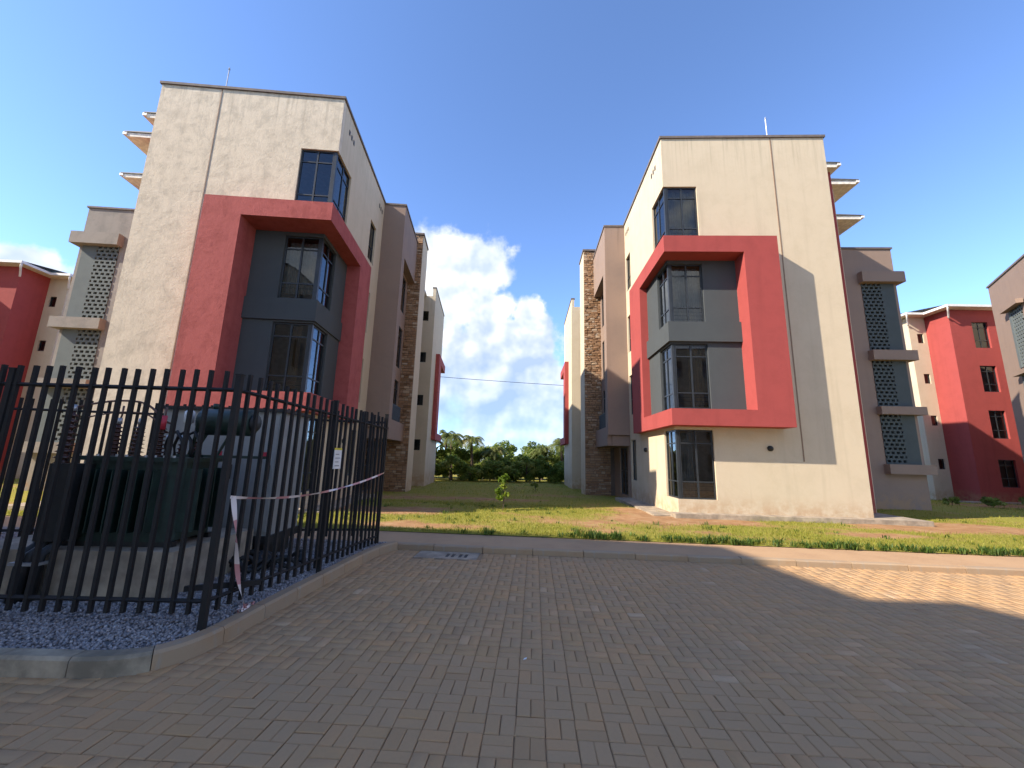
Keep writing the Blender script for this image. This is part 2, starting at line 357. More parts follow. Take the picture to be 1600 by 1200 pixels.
road = MB(); xs = (-60, -14, 14, 60)
for xa, xb in zip(xs, xs[1:]): road.add([(xa, -14, -0.014), (xb, -14, -0.014), (xb, kerb_y(xb) + 0.05, -0.014), (xa, kerb_y(xa) + 0.05, -0.014)], [(0, 1, 2, 3)])
road_o = tag(road.build('road', 'joint'), kind='structure')
walk = MB(); walk.add([(-60, kerb_y(-60) + 0.1, 0.098), (60, kerb_y(60) + 0.1, 0.098), (60, walk_y(60), 0.098), (-60, walk_y(-60), 0.098), (-60, walk_y(-60), -0.1), (60, walk_y(60), -0.1)], [(0, 1, 2, 3), (3, 2, 5, 4)])
tag(walk.build('pavement', 'walk'), kind='structure')

# drain slab set into the road by the kerb
DR = (-1.75, -0.42)
# pavers: basket weave of pairs, 200 x 100 mm
YAW = -0.06; cy, sy = math.cos(YAW), math.sin(YAW)
def paver_mesh(tint):
    a, b_, ch, h = 0.098, 0.048, 0.006, 0.014
    vs = [(-a, -b_, -h), (a, -b_, -h), (a, b_, -h), (-a, b_, -h), (-a, -b_, -ch), (a, -b_, -ch), (a, b_, -ch), (-a, b_, -ch), (-a + ch, -b_ + ch, 0), (a - ch, -b_ + ch, 0), (a - ch, b_ - ch, 0), (-a + ch, b_ - ch, 0)]
    fs = [(8, 9, 10, 11)]
    for i in range(4):
        j = (i + 1) % 4; fs += [(i, j, 4 + j, 4 + i), (4 + i, 4 + j, 8 + j, 8 + i)]
    return vs, fs
PV, PF = paver_mesh(0)
cells = []
for i in range(-70, 75):
    for j in range(-6, 46):
        lx, ly = i * 0.2, j * 0.2
        if abs(lx) > 13.5: continue
        for q in (-1, 1):
            if (i + j) % 2: px, py, rot = lx, ly + q * 0.05, 0.0
            else: px, py, rot = lx + q * 0.05, ly, math.pi / 2
            X = cy * px - sy * py; Y = sy * px + cy * py
            if Y > kerb_y(X) + 0.03 or Y < -0.6 or (in_island(X + 0.09, Y) and in_island(X, Y - 0.09)): continue
            if -1.66 < X < -0.50 and Y > kerb_y(X) - 0.55: continue
            cells.append((X, Y, rot + YAW))
def in_view(X, Y):
    d = Vector((X, Y, -EYE)); z = d.dot(fw)
    if z < 0.1: return False
    return abs(d.dot(r2) / z * F) < 790 and abs(d.dot(u2) / z * F) < 590
order = sorted(range(len(cells)), key=lambda k: (not in_view(*cells[k][:2]), cells[k][0] ** 2 * 0.6 + cells[k][1] ** 2))
meshes = []
for k in range(14):
    t = min(1, max(0, random.gauss(0.45, 0.2))); me = bpy.data.meshes.new('paver'); me.from_pydata(PV, [], PF); me.materials.append(MT['paver'])
    a = me.attributes.new('tint', 'FLOAT', 'POINT'); a.data.foreach_set('value', [t] * len(PV)); meshes.append(me)
for k in order[:300]:
    X, Y, r_ = cells[k]; o = bpy.data.objects.new('paver', random.choice(meshes)); COL.objects.link(o); o.parent = road_o
    o.location = (X + random.gauss(0, .0012), Y + random.gauss(0, .0012), random.gauss(0, 0.0013)); o.rotation_euler = (random.gauss(0, 0.008), random.gauss(0, 0.006), r_ + random.gauss(0, 0.012))
base = np.array(PV); pf = np.array(PF); V, Fc, T = [], [], []
for n, k in enumerate(order[300:]):
    X, Y, r_ = cells[k]; r_ += random.gauss(0, 0.012); ca, sa = math.cos(r_), math.sin(r_)
    tx, ty = random.gauss(0, 0.008), random.gauss(0, 0.006)
    p = base.copy(); zz = p[:, 2] + p[:, 0] * ty + p[:, 1] * tx + random.gauss(0, 0.0013)
    V.append(np.stack([ca * p[:, 0] - sa * p[:, 1] + X, sa * p[:, 0] + ca * p[:, 1] + Y, zz], 1)); Fc.append(pf + n * 12); T.append(np.full(12, min(1, max(0, random.gauss(0.45, 0.2)))))
o = np_mesh('paver_field', np.concatenate(V), np.concatenate(Fc), 'paver', road_o, np.concatenate(T), 4); o['kind'] = 'stuff'

# kerb stones along the pavement
kerb_o = tag(empty('kerb', (0, kerb_y(0), 0)), kind='structure')
sl = -0.07; ang = math.atan(sl)
def kerb_stone(length, mtl='kerb'):
    b = MB(); L = length / 2
    prof = [(0, -0.08), (0, 0.085), (0.02, 0.104), (0.13, 0.104), (0.13, -0.08)]
    vs = [(-L, y, z) for y, z in prof] + [(L, y, z) for y, z in prof]; n = 5
    b.add(vs, [tuple(range(n)), tuple(range(n, 2 * n))[::-1]] + [((i + 1) % n, i, n + i, n + (i + 1) % n) for i in range(n)]); return b
src = None
for i in range(-22, 26):
    x = i * 0.92
    if src is None: o = src = kerb_stone(0.912).build('kerb_stone', 'kerb', kerb_o)
    else: o = src.copy(); COL.objects.link(o); o.parent = kerb_o
    o.location = (x, kerb_y(x) - kerb_y(0), random.gauss(0, 0.003)); o.rotation_euler = (0, 0, ang + random.gauss(0, 0.004))
# island kerb: stones following the curve
isl = tag(empty('island_kerb', (-2.8, 3.6, 0)), kind='structure')
def resample(poly, step):
    outp = [Vector(poly[0])]; acc = 0
    for p, q in zip(poly, poly[1:]):
        p, q = Vector(p), Vector(q); L = (q - p).length; d = step - acc
        while d <= L: outp.append(p + (q - p) * d / L); d += step
        acc = L - (d - step)
    return outp
def catmull(poly, n=8):
    o = [Vector(poly[0])]; Q = [Vector(p) for p in poly]
    for i in range(len(Q) - 1):
        p0, p1, p2, p3 = Q[max(i - 1, 0)], Q[i], Q[i + 1], Q[min(i + 2, len(Q) - 1)]
        if i == 0: o.append(p2); continue
        if i == 1: p0 = p1 - Vector((0.3, 0))
        for k in range(1, n + 1):
            t = k / n; o.append(0.5 * ((2 * p1) + (p2 - p0) * t + (2 * p0 - 5 * p1 + 4 * p2 - p3) * t * t + (3 * p1 - p0 - 3 * p2 + p3) * t ** 3))
    return o
fine = resample(catmull(ISL), 0.04)
def kn(i):
    a = fine[max(i - 2, 0)]; b_ = fine[min(i + 2, len(fine) - 1)]; d = (b_ - a).normalized(); return Vector((-d.y, d.x))
step = 14
for s0 in range(0, len(fine) - 1, step):
    idx = list(range(s0, min(s0 + step, len(fine) - 1) + 1))
    b = MB(); prof = [(0, -0.05), (0.004, 0.118), (0.024, 0.142), (0.135, 0.142), (0.135, -0.05)]
    vs = []; n = 5
    for q, i in enumerate(idx):
        p = fine[i]
        if q == 0: p = p + (fine[idx[1]] - p) * 0.08
        if q == len(idx) - 1: p = p + (fine[idx[-2]] - p) * 0.08
        nn = kn(i)
        for a, z in prof: vs.append((p.x + nn.x * a, p.y + nn.y * a, z))
    fs = [tuple(range(n)), tuple(range(len(vs) - n, len(vs)))[::-1]]
    for q in range(len(idx) - 1):
        for i in range(n): fs.append((q * n + (i + 1) % n, q * n + i, (q + 1) * n + i, (q + 1) * n + (i + 1) % n))
    b.add([(x + 2.8, y - 3.6, z) for x, y, z in vs], fs)
    b.build('kerb_stone', 'kerb_grey' if fine[idx[0]].x < -3.35 else 'kerb', isl)
# gravel bed of the island
inner = [(p.x + kn(i).x * 0.13, p.y + kn(i).y * 0.13) for i, p in enumerate(fine) if i % 6 == 0]
b = MB(); poly = inner + [(-2.2, kerb_y(-2.2) + 0.02), (-14, kerb_y(-14) + 0.02)]
b.add([(x, y, 0.112) for x, y in poly], [tuple(range(len(poly)))]); tag(b.build('gravel_bed', 'gravelbed'), kind='structure')
pts = []
while len(pts) < 30000:
    x = -10 + 7.9 * random.random(); y = 3.5 + 4.6 * random.random()
    if y > 4.9 and x < -3.3 and random.random() < 0.72: continue
    if x < -6.4 and random.random() < 0.5: continue
    if not in_island(x + 0.155, y) or not in_island(x, y - 0.15) or y > kerb_y(x) - 0.02: continue
    pts.append((x, y))
P = np.array(pts); n = len(P)
octv = np.array([(1, 0, 0), (-1, 0, 0), (0, 1, 0), (0, -1, 0), (0, 0, 1), (0, 0, -1)], float); octf = np.array([(0, 2, 4), (2, 1, 4), (1, 3, 4), (3, 0, 4), (2, 0, 5), (1, 2, 5), (3, 1, 5), (0, 3, 5)])
sz = rng.uniform(0.008, 0.019, (n, 1, 1)); vv = octv[None] * sz * rng.uniform(0.6, 1.35, (n, 6, 1))
th = rng.uniform(0, 6.28, n); ph = rng.uniform(-0.9, 0.9, n)
x_, y_, z_ = vv[..., 0], vv[..., 1], vv[..., 2]
y2 = y_ * np.cos(ph)[:, None] - z_ * np.sin(ph)[:, None]; z2 = y_ * np.sin(ph)[:, None] + z_ * np.cos(ph)[:, None]
x3 = x_ * np.cos(th)[:, None] - y2 * np.sin(th)[:, None]; y3 = x_ * np.sin(th)[:, None] + y2 * np.cos(th)[:, None]
vv = np.stack([x3 + P[:, :1], y3 + P[:, 1:], z2 + 0.117 + rng.uniform(0, 0.012, (n, 1))], -1).reshape(-1, 3)
ff = (octf[None] + (np.arange(n) * 6)[:, None, None]).reshape(-1, 3)
tag(np_mesh('gravel', vv, ff, 'gravel', None, np.repeat(np.clip(rng.normal(0.4, 0.23, n), 0, 1), 6)), 'loose blue grey gravel filling the fenced island', 'gravel', kind='stuff')

# lawn: one grid with bare-earth patches
SOIL = [(-4.5, 12.3, 2.2, 0.8, .9), (5.6, 11.6, 1.5, 0.7, .8), (11.3, 11.3, 1.6, 0.8, 1.0), (12.8, 11.8, 1.8, .6, .9), (9.0, 9.9, 1.0, 0.35, .7), (3.6, 11.5, 1.6, 0.8, .6), (-2.2, 9.7, 1.7, 0.4, .5), (2.3, 9.6, 1.4, 0.5, .35), (1.2, 10.6, 2.0, .5, .3), (-3, 17, 3, 1.2, .5), (2.6, 20, 2.0, 1.0, .3), (4.2, 13.6, .8, 1.2, .9), (15, 10.7, 2.5, .35, .8), (-15, 11, 5, .6, .9), (30, 21, 7, 1.2, 1.0), (-24, 17, 5, .8, .8)]
def grassy(x, y):
    g = 0.71 + 0.42 * mnoise.noise(Vector((x * 0.55, y * 0.8, 3.1))) + 0.25 * mnoise.noise(Vector((x * 1.7, y * 2.3, 7.7)))
    for cx, cyy, rx, ry, s in SOIL:
        d = ((x - cx) / rx) ** 2 + ((y - cyy) / ry) ** 2
        if d < 6: g -= s * math.exp(-d)
    return min(max(g, 0), 1)
gx = np.concatenate([np.arange(-70, -24, 3.0), np.arange(-24, 26, 0.25), np.arange(26, 72, 3.0)])
gt = np.concatenate([np.linspace(0, 6, 30), np.linspace(6.4, 30, 45), np.linspace(33, 110, 10)])
V, T = [], []
for x in gx:
    for t in gt:
        y = walk_y(x) + t; lift = 0 if t == 0 else 0.035 * mnoise.noise(Vector((x * 0.9, y * 0.9, 0)))
        V.append((x, y, lawn_z(x, y) + lift - (0.025 if t == 0 else 0))); T.append(grassy(x, y))
ng, nr = len(gx), len(gt)
Fc = [(i * nr + j, (i + 1) * nr + j, (i + 1) * nr + j + 1, i * nr + j + 1) for i in range(ng - 1) for j in range(nr - 1)]
tag(np_mesh('lawn', V, Fc, 'lawn', None, T, 4, 'grassy'), kind='structure')

def blades(name, pos, hmin, hmax, wid, lean, material, label, cat, kind='stuff', parent=None, tmean=0.4, tsd=0.22):
    """one tapering two-segment leaf per position"""
    pos = np.asarray(pos, float); n = len(pos); h = rng.uniform(hmin, hmax, n) * pos[:, 3]; a = rng.uniform(0, 6.283, n); l = rng.uniform(0.1, 1, n) * lean * h
    d = np.stack([np.cos(a), np.sin(a), 0 * a], 1); s = np.stack([-np.sin(a), np.cos(a), 0 * a], 1) * (wid * rng.uniform(0.6, 1.3, n))[:, None]
    p0 = pos[:, :3]; p1 = p0 + d * (l * 0.35)[:, None] + np.array([0, 0, 1]) * (h * 0.6)[:, None]; p2 = p0 + d * l[:, None] + np.array([0, 0, 1]) * h[:, None]
    vv = np.stack([p0 - s * 0.6, p0 + s * 0.6, p1 - s * 0.75, p1 + s * 0.75, p2], 1).reshape(-1, 3)
    f = np.array([(0, 1, 3), (0, 3, 2), (2, 3, 4)]); ff = (f[None] + (np.arange(n) * 5)[:, None, None]).reshape(-1, 3)
    o = np_mesh(name, vv, ff, material, parent, np.repeat(np.clip(rng.normal(tmean, tsd, n), 0, 1), 5))
    return tag(o, label, cat, kind=kind) if label else o
gp = []
while len(gp) < 80000:
    x = random.uniform(-14, 16); t = 6.2 * random.random() ** 1.3; y = walk_y(x) + t
    if random.random() > (grassy(x, y) - 0.25) * 1.4: continue
    gp.append((x, y, lawn_z(x, y) - 0.005, 0.5 + 0.5 * random.random()))
blades('lawn_grass', gp, 0.03, 0.095, 0.005, 1.0, 'grassblade', 'short patchy grass between the pavement and the two flat blocks', 'grass')
gp = []
while len(gp) < 26000:
    x = random.uniform(-30, 30); y = random.uniform(14, 33)
    if random.random() > (grassy(x, y) - 0.2) * 1.4: continue
    gp.append((x, y, lawn_z(x, y) - 0.005, 0.6 + 0.5 * random.random()))
blades('rear_lawn_grass', gp, 0.05, 0.13, 0.009, 0.9, 'grassblade', 'shaded rough grass in the gap running back between the blocks', 'grass')
gp = []
for k in range(420):
    x = random.uniform(-1.2, 13.5); dens = 0.25 + 0.75 * min(1, max(0, (x - 0.5) / 3)); q = mnoise.noise(Vector((x * 0.8, 0, 9)))
    if random.random() > dens * (0.55 + q): continue
    y = walk_y(x) + abs(random.gauss(0.02, 0.14)); s = random.uniform(0.5, 1.15) * (0.75 + 0.6 * max(0, q))
    for j in range(random.randint(14, 34)):
        gp.append((x + random.gauss(0, 0.06 * s), y + random.gauss(0, 0.05 * s), lawn_z(x, y) - 0.02, s))
for k in range(240):
    x = random.uniform(-10, 15); t = random.uniform(0.3, 5.5); y = walk_y(x) + t
    if grassy(x, y) < 0.35: continue
    s = random.uniform(0.3, 0.75)
    for j in range(random.randint(8, 20)): gp.append((x + random.gauss(0, 0.07 * s), y + random.gauss(0, 0.07 * s), lawn_z(x, y) - 0.02, s))
blades('edge_grass', gp, 0.07, 0.20, 0.012, 1.0, 'weed', 'taller leafy grass and weeds spilling along the back edge of the pavement', 'grass')

# drain inlet
dr = empty('drain_inlet', (-1.08, kerb_y(-1.08) - 0.29, 0), ang)
b = MB()
slots = [(-0.02 + k, -0.02 + k + 0.06) for k in (0.0, 0.10, 0.23, 0.33)]
b.wall('u', -0.27, 0.27, -0.68, 0.66, -0.03, 0.003, []) if False else None
xs0 = -0.55
for a_, b__ in slots + [(0.56, 0.56)]:
    b.box(xs0, a_, -0.22, 0.272, -0.06, 0.002); xs0 = b__
for a_, b__ in slots: b.box(a_, b__, -0.22, -0.11, -0.06, 0.0015); b.box(a_, b__, 0.13, 0.272, -0.06, 0.0015)
b.build('slab', 'concrete', dr)
MB().box(-0.1, 0.45, -0.2, 0.2, -0.5, -0.065).build('sump', 'dark', dr)
for a_, b__ in slots: MB().box(a_ + 0.001, b__ - 0.001, -0.109, 0.129, -0.064, -0.008).build('slot_shade', 'dark', dr)  # dark fill stands in for the shade inside each open slot
tag(dr, 'pale concrete drain slab with four dark slots set in the paving by the kerb', 'drain')

# ------------------------------------------------------------------ the twin apartment blocks
WIN = {'G': (0.38, 2.50), '1': (3.16, 5.30), '2': (6.05, 8.12), '3': (8.95, 11.06)}
def window_front(b, a0, a1, z0, z1, axis, t0, t1, cols, cuts, panes, bar=0.05):
    """frame bars and the panes they hold, in a wall plane; cuts are heights of the cross bars"""
    def put(p, q, za, zb, q0=t0, q1=t1):
        b.box(p, q, q0, q1, za, zb) if axis == 'u' else b.box(q0, q1, p, q, za, zb)
    put(a0, a1, z0, z0 + bar); put(a0, a1, z1 - bar, z1)
    xs = [a0 + (a1 - a0) * k / cols for k in range(cols + 1)]
    for k, x in enumerate(xs):
        h = bar / 2
        xa, xb = (x, x + bar) if k == 0 else (x - bar, x) if k == cols else (x - h, x + h)
        put(xa, xb, z0 + bar, z1 - bar)
    zc = [z0 + bar] + list(cuts) + [z1 - bar]
    for z in cuts:
        for k in range(cols): put(xs[k] + (bar if k == 0 else bar / 2), xs[k + 1] - (bar if k == cols - 1 else bar / 2), z - 0.02, z + 0.02, t0 + 0.004, t1 - 0.004)
    tm = (t0 + t1) / 2
    for k in range(cols):
        for za, zb in zip(zc, zc[1:]):
            panes.append((axis, xs[k] + 0.015, xs[k + 1] - 0.015, tm, za - 0.01, zb + 0.01))
def add_panes(panes, parent, m):
    for axis, p, q, t, za, zb in panes:
        pb = MB(m)
        if axis == 'u': pb.add([(p, t, za), (q, t, za), (q, t, zb), (p, t, zb)], [(0, 1, 2, 3)])
        else: pb.add([(t, p, za), (t, q, za), (t, q, zb), (t, p, zb)], [(3, 2, 1, 0)])
        pb.build('pane', 'glass', parent)
def corner_window(root, m, z0, z1, wu, wv, rec=0.0):
    b = MB(m); panes = []
    cuts = (z0 + 0.52, z1 - 0.42)
    window_front(b, 0.13, wu, z0, z1, 'u', 0.06, 0.11, 2, cuts, panes)
    window_front(b, 0.13, wv, z0, z1, 'v', 0.06, 0.11, 2, cuts, panes)
    b.box(0.05, 0.13, 0.05, 0.13, z0, z1)
    for k in range(3): b.box(0.13, wu - 0.02, 0.125, 0.14, z0 + 0.12 + 0.13 * k, z0 + 0.135 + 0.13 * k)
    if rec:
        b.v = [(x + rec, y + rec, z) for x, y, z in b.v]; panes = [(ax, p + rec, q + rec, t + rec, za, zb) for ax, p, q, t, za, zb in panes]
    o = b.build('corner_window', 'frame', root); add_panes(panes, o, m)
def slim_window(root, m, axis, a0, a1, t, z0, z1, name='window', cols=1, cuts=None, mtl='frame'):
    b = MB(m); panes = []
    window_front(b, a0, a1, z0, z1, axis, t, t + 0.05, cols, cuts if cuts is not None else (z0 + (z1 - z0) * 0.4,), panes, 0.045)
    o = b.build(name, mtl, root); add_panes(panes, o, m); return o
def red_frame(root, m, S, mapf=None, mtl='red', R_=3.36, p=0.6, q=0.28, name='red_surround', rec=0.0):
    b = MB(m)
    b.box(-q, R_, -p, -0.001, 8.24, 8.81); b.box(-q, R_, -p, -0.001, 2.59, 3.09); b.box(2.27, R_, -p, -0.001, 3.09, 8.24)
    b.box(-q, -0.001, -0.001, S, 8.24, 8.81); b.box(-q, -0.001, -0.001, S, 2.59, 3.09); b.box(-q, -0.001, 2.3, S, 3.09, 8.24)
    if rec:
        e = rec + 0.01
        b.box(2.27, 2.499, 0, e, 3.09, 8.24); b.box(0.0, 2.499, 0, e, 8.24, 8.399); b.box(0.0, 2.499, 0, e, 2.951, 3.09)
        b.box(0, e, 2.3, 2.499, 3.09, 8.24); b.box(0, e, e, 2.499, 8.24, 8.399); b.box(0, e, e, 2.499, 2.951, 3.09)
    if mapf:
        b.v = [mapf(*v) for v in b.v]; b.f = [f[::-1] for f in b.f]
    return b.build(name, mtl, root)
def eave(root, m, u0, u1, v0, v1, z, gut='u'):
    """boxed eave with a roof sheet and a white gutter along its outer edge"""
    b = MB(m); b.box(u0, u1 - 0.12, v0, v1, z - 0.16, z); o = b.build('eave', 'soffit', root)
    r = MB(m); h = 0.04 * (u1 - u0); r.add([(u1 - 0.02, v0 - 0.04, z + 0.03), (u1 - 0.02, v1, z + 0.03), (u0, v1, z + 0.03 + h), (u0, v0 - 0.04, z + 0.03 + h), (u1 - 0.02, v0 - 0.04, z + 0.005), (u1 - 0.02, v1, z + 0.005), (u0, v1, z + 0.005), (u0, v0 - 0.04, z + 0.005)],
                           [(0, 1, 2, 3), (4, 7, 6, 5), (0, 4, 5, 1), (3, 7, 4, 0), (2, 6, 7, 3), (1, 5, 6, 2)]); r.build('roof_sheet', 'roof', o)
    g = MB(m); g.box(u1 - 0.115, u1 + 0.02, v0 - 0.03, v1, z - 0.10, z + 0.0); g.build('gutter', 'white', o)
def breeze(root, m, u0, u1, uh, v, z0, z1, axis='u', mtl='screen'):
    """pierced block screen: solid courses and staggered piers"""
    b = MB(m); course = 0.168; n = max(1, int(round((z1 - z0) / course))); course = (z1 - z0) / n
    d0, d1 = v, v + 0.13
    def put(p, q, za, zb):
        b.box(p, q, d0, d1, za, zb) if axis == 'u' else b.box(d0, d1, p, q, za, zb)
    pitch = (uh - u0) / 4
    for k in range(n):
        za = z0 + k * course; zm = za + course * 0.44; zb = za + course
        put(u0, uh, za, zm)
        sft = pitch * 0.5 if k % 2 else 0.0
        x = u0 - sft; edges = []
        while x < uh + 1e-6:
            pa, pb = max(u0, x - pitch * 0.18), min(uh, x + pitch * 0.18)
            if pb > pa + 1e-4: put(pa, pb, zm, zb)
            x += pitch
    if u1 > uh + 0.01: put(uh, u1, z0, z1)
    o = b.build('breeze_block_screen', mtl, root); o['kind'] = 'stuff'; return o
def stones(root, m, u0, u1, v, z0, z1, seed):
    rr = random.Random(seed); b = MB(m); z = z0
    while z < z1 - 0.03:
        h = min(rr.uniform(0.06, 0.15), z1 - z); x = u0 - rr.uniform(0, 0.15)
        while x < u1:
            wd = rr.uniform(0.12, 0.36); xa, xb = max(x, u0), min(x + wd, u1)
            if xb - xa > 0.03:
                d = rr.uniform(0.02, 0.075); g = 0.008
                ja = [rr.uniform(-0.008, 0.008) for _ in range(4)]
                zt = z + h
                b.add([(xa + g, v, z + g), (xb - g, v, z + g), (xb - g, v, zt - g), (xa + g, v, zt - g), (xa + g + .006, v - d, z + g + .006 + ja[0]), (xb - g - .006, v - d * rr.uniform(.7, 1), z + g + .006 + ja[1]), (xb - g - .006, v - d, zt - g - .006 + ja[2]), (xa + g + .006, v - d * rr.uniform(.7, 1), zt - g - .006 + ja[3])],
                      [(4, 5, 6, 7), (0, 1, 5, 4), (1, 2, 6, 5), (2, 3, 7, 6), (3, 0, 4, 7)], min(1, max(0, rr.gauss(0.45, 0.27))))
            x += wd
        z += h
    o = b.build('stone_cladding', 'stone', root, attr='tint'); o['kind'] = 'stuff'; return o

def apartment(m, loc, yaw, S, slim, old, label, rec, us):
    root = empty('apartment_building', loc, yaw)
    cream, redm, taupe = ('cream_old', 'red_old', 'taupe_old') if old else ('cream', 'red', 'taupe')
    W, H, L = 5.71, 13.0, 5.5
    wide = {'G': (1.18, 1.0), '1': (1.19, 1.08), '2': (1.17, 1.05), '3': (1.16, 1.28)}
    fh = [(0, wide[k][0], *WIN[k]) for k in 'G3'] + [(0, 2.5 if rec else 2.27, 2.95 if rec else 3.09, 8.4 if rec else 8.24)]; sh = [(0.2, wide[k][1], *WIN[k]) for k in 'G3'] + [(0.2, 2.5 if rec else 2.3, 2.95 if rec else 3.09, 8.4 if rec else 8.24)]
    sw = [(0.66, 2.38), (3.5, 5.3), (6.4, 8.15), (9.4, 11.12)]
    sh += [(slim[0], slim[1], a, b_) for a, b_ in sw]
    MB(m).wall('u', 0, 0.2, 0, W, -0.5, H, fh).build('wall', cream, root)
    MB(m).wall('v', 0, 0.2, 0.2, L, -0.5, H, sh).build('wall', 'cream' , root)
    MB(m).box(W - 0.2, W, 0.2, L + 4, -0.5, H).build('wall', cream, root)
    MB(m).box(0.2, W - 0.2, L - 0.15, L, -0.5, H).build('wall', 'inside', root)
    ins = MB(m)
    for z in (0.02, 2.78, 5.72, 8.66, 11.5): ins.box(0.21 + rec, W - 0.2, 0.21 + rec, L - 0.15, z, z + 0.2)
    for za, zb in ((0.22, 2.78), (2.98, 5.72), (5.92, 8.66), (8.86, 11.5)): ins.box(3.0, 3.12, 0.21, L - 0.15, za, zb); ins.box(0.21, 3.0, 3.2, 3.3, za, zb)
    ins.build('room_partition', 'inside', root)
    cp = MB(m); cp.box(-0.05, W + 0.05, -0.05, 0.27, H, H + 0.085); cp.box(-0.05, 0.27, 0.27, L, H, H + 0.085); cp.box(W - 0.25, W + 0.05, 0.27, L, H, H + 0.085)
    cp.build('coping', 'coping', root)
    MB(m).box(0.2, W - 0.2, 0.2, L, H - 0.7, H - 0.6).build('roof', 'roof', root)
    # window surround and the dark panels inside it
    red_frame(root, m, S, None, redm, rec=rec)
    fh2 = [(rec, wide[k][0] + rec, *WIN[k]) for k in '12']; sh2 = [(rec + 0.2, wide[k][1] + rec, *WIN[k]) for k in '12']
    pb = MB(m).wall('u', rec, rec + 0.2, rec, 2.4, 3.0, 8.3, fh2) if rec else MB(m).wall('u', 0.0, 0.2, 0, 2.269, 3.091, 8.239, fh2)
    pb.wall('v', rec, rec + 0.2, rec + 0.2, 2.4 if rec else 2.299, 3.0 if rec else 3.091, 8.3 if rec else 8.239, sh2)
    pb.build('infill_panel', 'grey', root)
    lg = MB(m); la, lb = rec - (0.05 if rec else 0.08), rec - 0.001; lg.box(la, 2.268, la - 0.02, lb, 5.36, 6.03); lg.box(la, lb, lb, 2.298, 5.36, 6.03); lg.build('spandrel_ledge', 'grey', root)
    for k in WIN: corner_window(root, m, WIN[k][0], WIN[k][1], *wide[k], rec if k in '12' else 0.0)
    def curtain(a0, a1, z0, z1, mtl):
        b = MB(m); n = 28; dv = 0.24 + (rec if z0 > 2.9 and z0 < 8 else 0)
        top = [(a0 + (a1 - a0) * k / n, dv + 0.02 * math.sin(k * 1.9) + 0.012 * math.sin(k * 0.7), z1) for k in range(n + 1)]
        b.add(top + [(x, y, z0) for x, y, _ in top], [(k, k + 1, n + 2 + k, n + 1 + k) for k in range(n)]); b.build('curtain', mtl, root)
    if old: curtain(0.62, 0.92, 3.2, 5.25, 'curtain_tan'); curtain(0.35, 1.3, 6.3, 8.0, 'curtain_grey')
    else: curtain(0.62, 1.1, 3.2, 5.25, 'curtain_tan'); curtain(0.2, 1.12, 9.0, 11.0, 'curtain_grey'); curtain(0.25, 0.62, 0.42, 2.4, 'curtain_grey'); curtain(0.2, 1.1, 6.1, 8.05, 'curtain_grey')
    for a, b_ in sw: slim_window(root, m, 'v', slim[0], slim[1], 0.07, a, b_)
    # weep vents under the roof
    for v0 in (0.65, 4.7):
        for k in range(3):
            MB(m).box(-0.012, 0.0, v0 + 0.22 * k, v0 + 0.22 * k + 0.1, 12.28, 12.46).build('vent', 'dark', root)
    # lightning rod and its conductor strap
    rod = MB(m).tube([(3.86, 0.12, H), (3.86, 0.12, H + 0.9)], 0.018, 6).build('lightning_rod', 'galv', root)
    MB(m).tube([(3.86, 0.12, H + 0.9), (3.86, 0.12, H + 1.0)], [0.035, 0.004], 6).build('rod_tip', 'galv', rod)
    st = MB(m); st.box(3.845, 3.875, -0.014, -0.001, 1.6, H - 0.01); st.build('conductor_strap', 'strap', root)
    for (ax, a, z) in (('u', 2.87, 1.97), ('v', 3.1, 1.92)):
        lp = MB(m)
        def P3(r, d, t): return (a + r * math.cos(t), -d, z + r * math.sin(t)) if ax == 'u' else (-d, a + r * math.cos(t), z + r * math.sin(t))
        rings = [(0.085, 0.0), (0.085, 0.05), (0.065, 0.085), (0.02, 0.10)]; n = 14; vs = [P3(r, d, 6.2832 * j / n) for r, d in rings for j in range(n)]
        fs = [(i * n + j, i * n + (j + 1) % n, (i + 1) * n + (j + 1) % n, (i + 1) * n + j) for i in range(3) for j in range(n)] + [tuple(range(3 * n, 4 * n))]
        lp.add(vs, fs); lp.build('wall_lamp', 'dark', root, True)
    # concrete apron round the foot
    ap = MB(m); ap.box(-0.25, 7.0, -0.42, -0.0, -0.5, 0.0); ap.box(5.71, 7.0, 0, 1.6, -0.5, 0.0); ap.box(-0.75, -0.0, -0.0, 5.4, -0.5, -0.10); ap.build('concrete_apron', 'concrete', root)
    # taupe balcony block on the inner side
    u0 = -0.98
    taupe = 'taupe'; tb = MB(m); tb.box(u0, 0.2, L, L + 0.2, 2.62, 12.95); tb.box(u0, u0 + 0.2, L + 0.2, 6.05, 2.14, 12.95); tb.box(u0, u0 + 0.2, 6.05, 8.9, 10.62, 12.95)
    tb.box(u0, u0 + 0.14, 6.05, 8.9, 2.14, 3.0); tb.box(u0 + 0.2, 0.2, L + 0.12, 8.9, 2.14, 2.6); tb.box(u0 + 0.2, 0.2, L + 0.2, 8.9, 10.62, 10.8)
    tb.build('balcony_block', taupe, root)
    cp = MB(m); cp.box(u0 - 0.04, 0.0, L - 0.04, L + 0.26, 12.95, 13.03); cp.box(u0 - 0.04, u0 + 0.26, L + 0.26, 8.9, 12.95, 13.03); cp.build('coping', 'coping', root)
    bw = [(5.95, 8.5, 3.0, 5.1), (5.95, 8.5, 5.75, 7.8), (5.95, 8.5, 8.65, 10.5)]
    MB(m).wall('v', -0.62, -0.45, L + 0.2, 8.88, 2.61, 10.62, bw).build('wall', taupe, root)
    MB(m).wall('v', 0, 0.2, L + 0.2, 14.8, -0.7, 2.14, [(6.1, 7.6, -0.1, 2.1)]).build('wall', taupe, root)
    MB(m).box(0, 0.2, L + 0.2, 14.8, 2.14, 12.3).build('wall', 'dim', root)
